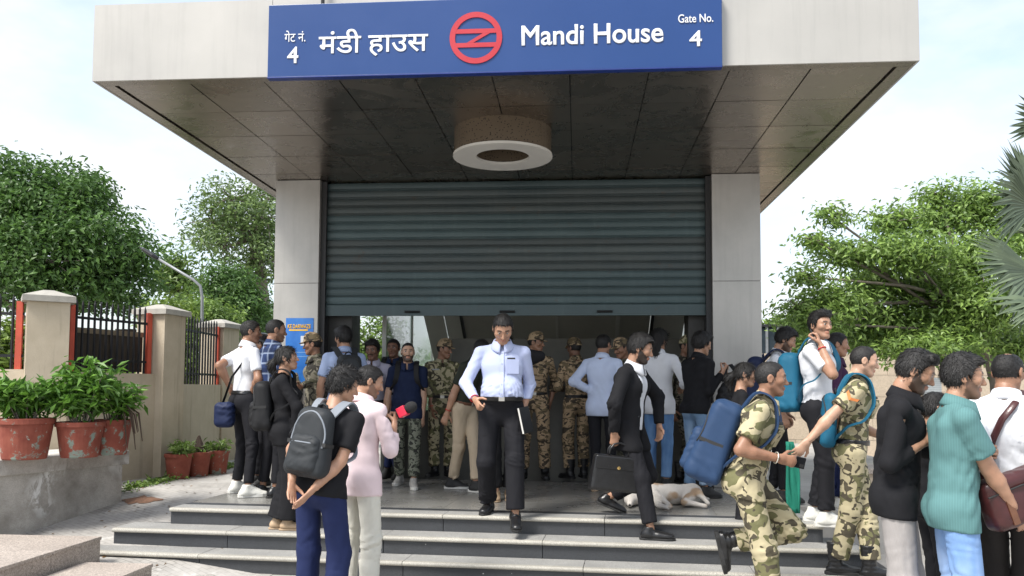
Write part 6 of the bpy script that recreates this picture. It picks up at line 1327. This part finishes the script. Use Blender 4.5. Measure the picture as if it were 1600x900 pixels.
# right: spreading tree, its boughs in layers
dR = 13.0
boughs = [(1300, 470, 70, 22), (1255, 432, 36, 14), (1370, 440, 75, 24), (1330, 395, 62, 17), (1420, 395, 80, 24), (1400, 345, 55, 18), (1470, 345, 70, 22), (1465, 305, 42, 16), (1300, 340, 36, 14), (1270, 375, 36, 11), (1525, 320, 70, 26), (1540, 400, 90, 34), (1460, 450, 90, 26), (1560, 470, 80, 32), (1280, 505, 60, 20), (1380, 500, 90, 24), (1480, 515, 90, 26), (1245, 480, 30, 12), (1590, 350, 60, 40), (1350, 530, 60, 14), (1240, 515, 24, 9), (1440, 545, 90, 16), (1580, 540, 80, 24)]
tree('spreading_tree', gb(1560, dR + .6), [tuple(gb(1560, dR + .6)), tp_(1555, 600, dR + .5), tp_(1535, 530, dR + .3), tp_(1500, 470, dR)], [(tp_(x, y, dR + random.uniform(-0.8, 0.8)), rr(a * 0.95, b * 1.35, dR, a * dR / F * 0.9)) for x, y, a, b in boughs], 50000, 0.105, 0.042, LF_BRI, 'spreading bright green tree with layered boughs right of the entrance', 77, 0.35, 0.10, 0.9, 0.05, clump=7)
# far canopy closing the view
for k, (px, py, d_, rx_, ry_, lab) in enumerate(((1235, 520, 30, 46, 22, 'distant pale green tree just right of the right pillar'), (1330, 540, 28, 70, 40, 'distant green tree behind the beige wall'), (1500, 540, 26, 120, 50, 'distant dark tree behind the spreading tree'))):
    b_ = gb(px, d_); tree('distant_tree', b_, [tuple(b_), tp_(px, 580, d_), tp_(px, py + 8, d_)], [(tp_(px, py, d_), rr(rx_, ry_, d_, 1.5)), (tp_(px - rx_ * .6, py + 12, d_), rr(rx_ * .6, ry_ * .6, d_, 1.2)), (tp_(px + rx_ * .6, py + 10, d_), rr(rx_ * .6, ry_ * .7, d_, 1.2))], 3000, 0.26, 0.13, LF_MID, lab, 90 + k)
# silver fan palm at the right edge
PB = gb(1690, 9.2); palm = empty('fan_palm', tuple(PB)); tag(palm, 'silvery fan palm reaching in from the right edge', 'palm')
hub = at_d(1680, 395, 9.2) - PB; MB().tube([(0, 0, 0), (0.03, 0, hub[2] * 0.5), tuple(hub)], [0.20, 0.17, 0.15], 12).build('trunk', BARK, palm, smooth=True)
def frond(tip_px, tip_py, d_, R, up_, seed, spread=2.3, nl=38):
    rs = np.random.RandomState(seed); e = at_d(tip_px, tip_py, d_) - PB; ax_ = nrm(e - hub); nn = nrm(np.array(up_, float) - ax_ * (np.array(up_, float) @ ax_)); sd_ = np.cross(nn, ax_)
    fr = bpy.data.objects.new('frond', None); m_ = MB(); m_.tube([tuple(hub), tuple(hub + (e - hub) * 0.5 + V(0, 0, 0.05)), tuple(e)], [0.03, 0.022, 0.014], 6)
    for k in range(nl):
        a = (k / (nl - 1) - 0.5) * spread; dr = ax_ * math.cos(a) + sd_ * math.sin(a) + nn * (0.10 * math.cos(a * 2)); L_ = R * (0.72 + 0.28 * math.cos(a)) * rs.uniform(0.92, 1.06); tn = nrm(np.cross(dr, nn)); b0 = e + dr * 0.04
        c1 = b0 + dr * L_ * 0.55 + nn * (0.015 if k % 2 else -0.015); w_ = 0.033; tip_ = b0 + dr * L_ + V(0, 0, -L_ * 0.13 * rs.uniform(0.3, 1.6))
        vs = [b0 - tn * 0.006, b0 + tn * 0.006, c1 + tn * w_ * 0.9 + nn * 0.010, c1 - nn * 0.006, c1 - tn * w_ * 0.9 + nn * 0.010, tip_]
        m_.add(vs, [(0, 3, 4), (0, 1, 3), (1, 2, 3), (4, 3, 5), (3, 2, 5)])
    o = m_.build('frond', LF_SIL, palm)
    at_ = o.data.attributes.new('lv', 'FLOAT', 'POINT'); at_.data.foreach_set('value', rs.uniform(0.2, 0.7, len(o.data.vertices)))
frond(1616, 322, 8.9, 0.84, (0.1, -0.95, 0.35), 1, 2.4, 56); frond(1618, 425, 8.8, 0.90, (0.1, -0.98, 0.2), 2, 2.4, 56); frond(1646, 200, 8.9, 0.60, (0.2, -0.95, 0.1), 3, 2.8, 48); frond(1650, 480, 8.2, 0.75, (0.0, -0.9, 0.4), 4); frond(1720, 260, 8.8, 0.8, (0.1, -0.7, 0.7), 5); frond(1740, 420, 8.3, 0.8, (0.1, -0.7, 0.7), 6); frond(1650, 370, 10, 0.8, (0.1, -0.4, 0.9), 7)

# ================================================================ RIGHT BACKGROUND
BEI = granite('beige_block', (0.50, 0.41, 0.31), 0.12, 0.8, 40)
bw = empty('block_wall', tuple(gb(1400, 18))); tag(bw, 'low beige block wall behind the crowd on the right', 'wall')
x0_, x1_ = gb(1150, 18)[0], gb(1720, 18)[0]; yb_ = float(gb(1400, 18)[1]); nbk = 12
for r_ in range(5):
    for k in range(nbk + 1):
        w_ = (x1_ - x0_) / nbk; a = x0_ + (k - (0.5 if r_ % 2 else 0)) * w_; zz = r_ * 0.47
        prt(MB().box((a + 0.004, yb_ + random.uniform(-0.003, 0.003), zz + 0.004), (a + w_ - 0.004, yb_ + 0.25, zz + 0.466)).build('block', BEI), bw)
prt(MB().box((x0_ - 0.4, yb_ + 0.02, 0), (x1_ + 0.2, yb_ + 0.24, 2.34)).build('mortar_core', CAPM), bw)
# dark glazed kiosk, glass lean-to, notice board, low granite seat
kk = empty('glass_kiosk', tuple(gb(1207, 21))); tag(kk, 'dark glazed box above the beige wall beside the right pillar', 'kiosk')
a, b = at_d(1180, 512, 21), at_d(1232, 512, 21); GL = plain('dark_glazing', (0.03, 0.04, 0.05), 0.12)
MB().box((float(a[0]), float(a[1]), 0), (float(b[0]), float(a[1]) + 2, float(a[2]))).build('glazing', GL, None); kg = bpy.data.objects['glazing']; prt(kg, kk)
for x in np.linspace(a[0], b[0], 4): prt(MB().box((x - 0.03, a[1] - 0.04, 0), (x + 0.03, a[1] - 0.002, a[2] + 0.02)).build('frame_bar', GALV), kk)
prt(MB().box((a[0] - 0.05, a[1] - 0.06, a[2] + 0.021), (b[0] + 0.05, a[1] + 2, a[2] + 0.08)).build('roof_edge', DARK), kk)
lt = empty('glass_canopy', tuple(gb(1315, 19))); tag(lt, 'small glass lean-to roof behind the man on the phone', 'canopy')
a, b = at_d(1285, 562, 19), at_d(1345, 545, 19)
prt(MB().add([tuple(a), (b[0], a[1], a[2]), (b[0], a[1] + 1.5, b[2]), (a[0], a[1] + 1.5, b[2])], [(0, 1, 2, 3)]).build('pane', GL), lt)
for x in np.linspace(a[0], b[0], 4): prt(MB().tube([(x, a[1] - 0.01, a[2] + 0.03), (x, a[1] + 1.5, b[2] + 0.03)], 0.03, 6).build('glazing_bar', GALV), lt)
for x in (a[0], b[0]): prt(MB().tube([(x, a[1], 0), (x, a[1], a[2])], 0.05, 8).build('post', GALV), lt)
nbd = empty('notice_board', tuple(gb(1456, 12))); tag(nbd, 'pale grey notice board on posts behind the black shirt', 'sign')
a, b = at_d(1443, 590, 12), at_d(1470, 626, 12)
t = NT('board_print'); ln2 = t.n.new('ShaderNodeTexWave'); ln2.bands_direction = 'Z'; ln2.inputs['Scale'].default_value = 11; ln2.inputs['Distortion'].default_value = 0.4; t.l.new(t.coord(), ln2.inputs[0])
t.color(t.mix(t.math('MULTIPLY', t.ramp(ln2.outputs['Fac'], [(0.75, 0), (0.85, 1)]), 0.5), (0.50, 0.53, 0.54), (0.15, 0.17, 0.19))); t.rough(0.5)
prt(MB().box((a[0], a[1], b[2]), (b[0], a[1] + 0.03, a[2])).build('board', t.m), nbd)
for x in (a[0] + 0.02, b[0] - 0.05): prt(MB().box((x, a[1] + 0.031, 0), (x + 0.03, a[1] + 0.06, a[2] - 0.02)).build('post', GALV), nbd)
gs_ = empty('low_wall', (3.4, 8.9, 0)); tag(gs_, 'low beige granite seat wall right of the steps', 'low wall')
for k in range(3):
    prt(MB().box((2.75 + k * 0.85 + 0.003, 8.3, 0.0), (2.75 + (k + 1) * 0.85 - 0.003, 8.75, 0.74)).build('facing', BEI), gs_); prt(MB().box((2.73 + k * 0.86 + 0.002, 8.27, 0.7415), (2.73 + (k + 1) * 0.86 - 0.002, 8.78, 0.79)).build('coping', G_PINK, bevel=0.004), gs_)

# fallen leaves and grit on the path
rs = np.random.RandomState(21); n = 260; pos = np.c_[rs.uniform(-5.0, -3.0, n), rs.uniform(6.6, 11.5, n), np.zeros(n)]; pos[:, 0] -= rs.beta(1, 3, n) * 0.3; pos[:, 2] = [ramp_z(y) + 0.006 for y in pos[:, 1]]
ll = leaves('leaf_litter', pos, rs.normal(size=(n, 3)) * 0.15 + V(0, 0, 1), 0.05, 0.022, leaf_mat('leaf_dry', (0.16, 0.10, 0.045)), None, rs, 0.05); tag(ll, 'dry fallen leaves scattered on the path beside the ledge', 'leaf litter', kind='stuff')
soil_ = MB(); rs = np.random.RandomState(4); c_ = np.array([-4.52, 8.40]); ring = [(c_[0] + 0.20 * math.cos(a) * rs.uniform(0.6, 1.2), c_[1] + 0.14 * math.sin(a) * rs.uniform(0.6, 1.2)) for a in np.linspace(0, 6.28, 22)[:-1]]
soil_.add([(x, y, ramp_z(y) + 0.004) for x, y in ring] + [(c_[0], c_[1], ramp_z(c_[1]) + 0.02)], [(i, (i + 1) % 21, 21) for i in range(21)]); tag(soil_.build('soil_patch', plain('red_soil', (0.22, 0.12, 0.075), 0.95, 0, 0.3, 14, 0.5, 60), smooth=True), 'spilled reddish soil at the end of the ledge', 'soil', kind='stuff')

# far wood closing the horizon behind everything
rs = np.random.RandomState(55); P_ = []; N_ = []
for k in range(70):
    a = rs.uniform(-1.25, 1.25); d_ = rs.uniform(42, 52); c = V(math.sin(a) * d_ * 1.5, math.cos(a) * d_ + 4, rs.uniform(1.2, 3.0)); r = V(rs.uniform(2.5, 4.5), 2.5, rs.uniform(1.6, 2.8)); n = 520
    u = rs.normal(size=(n, 3)); u /= np.linalg.norm(u, axis=1, keepdims=True); P_.append(c + u * r * rs.uniform(0.6, 1.05, n)[:, None]); N_.append(u + rs.normal(size=(n, 3)) * 0.5)
P_ = np.concatenate(P_); P_[:, 2] = np.abs(P_[:, 2])
fw_ = leaves('distant_wood', P_, np.concatenate(N_), 0.55, 0.35, LF_MID, None, rs); tag(fw_, 'far belt of green trees on the horizon behind the station', 'trees', kind='stuff')
for k in range(6): frond(1690 + 95 * math.cos(k * 1.05 + 0.4) + 60, 330 + 120 * math.sin(k * 1.05), 9.6 + 0.7 * math.sin(k * 2.0), 0.75, (0.3 * math.cos(k), -0.6, 0.6), 20 + k, 2.5, 40)
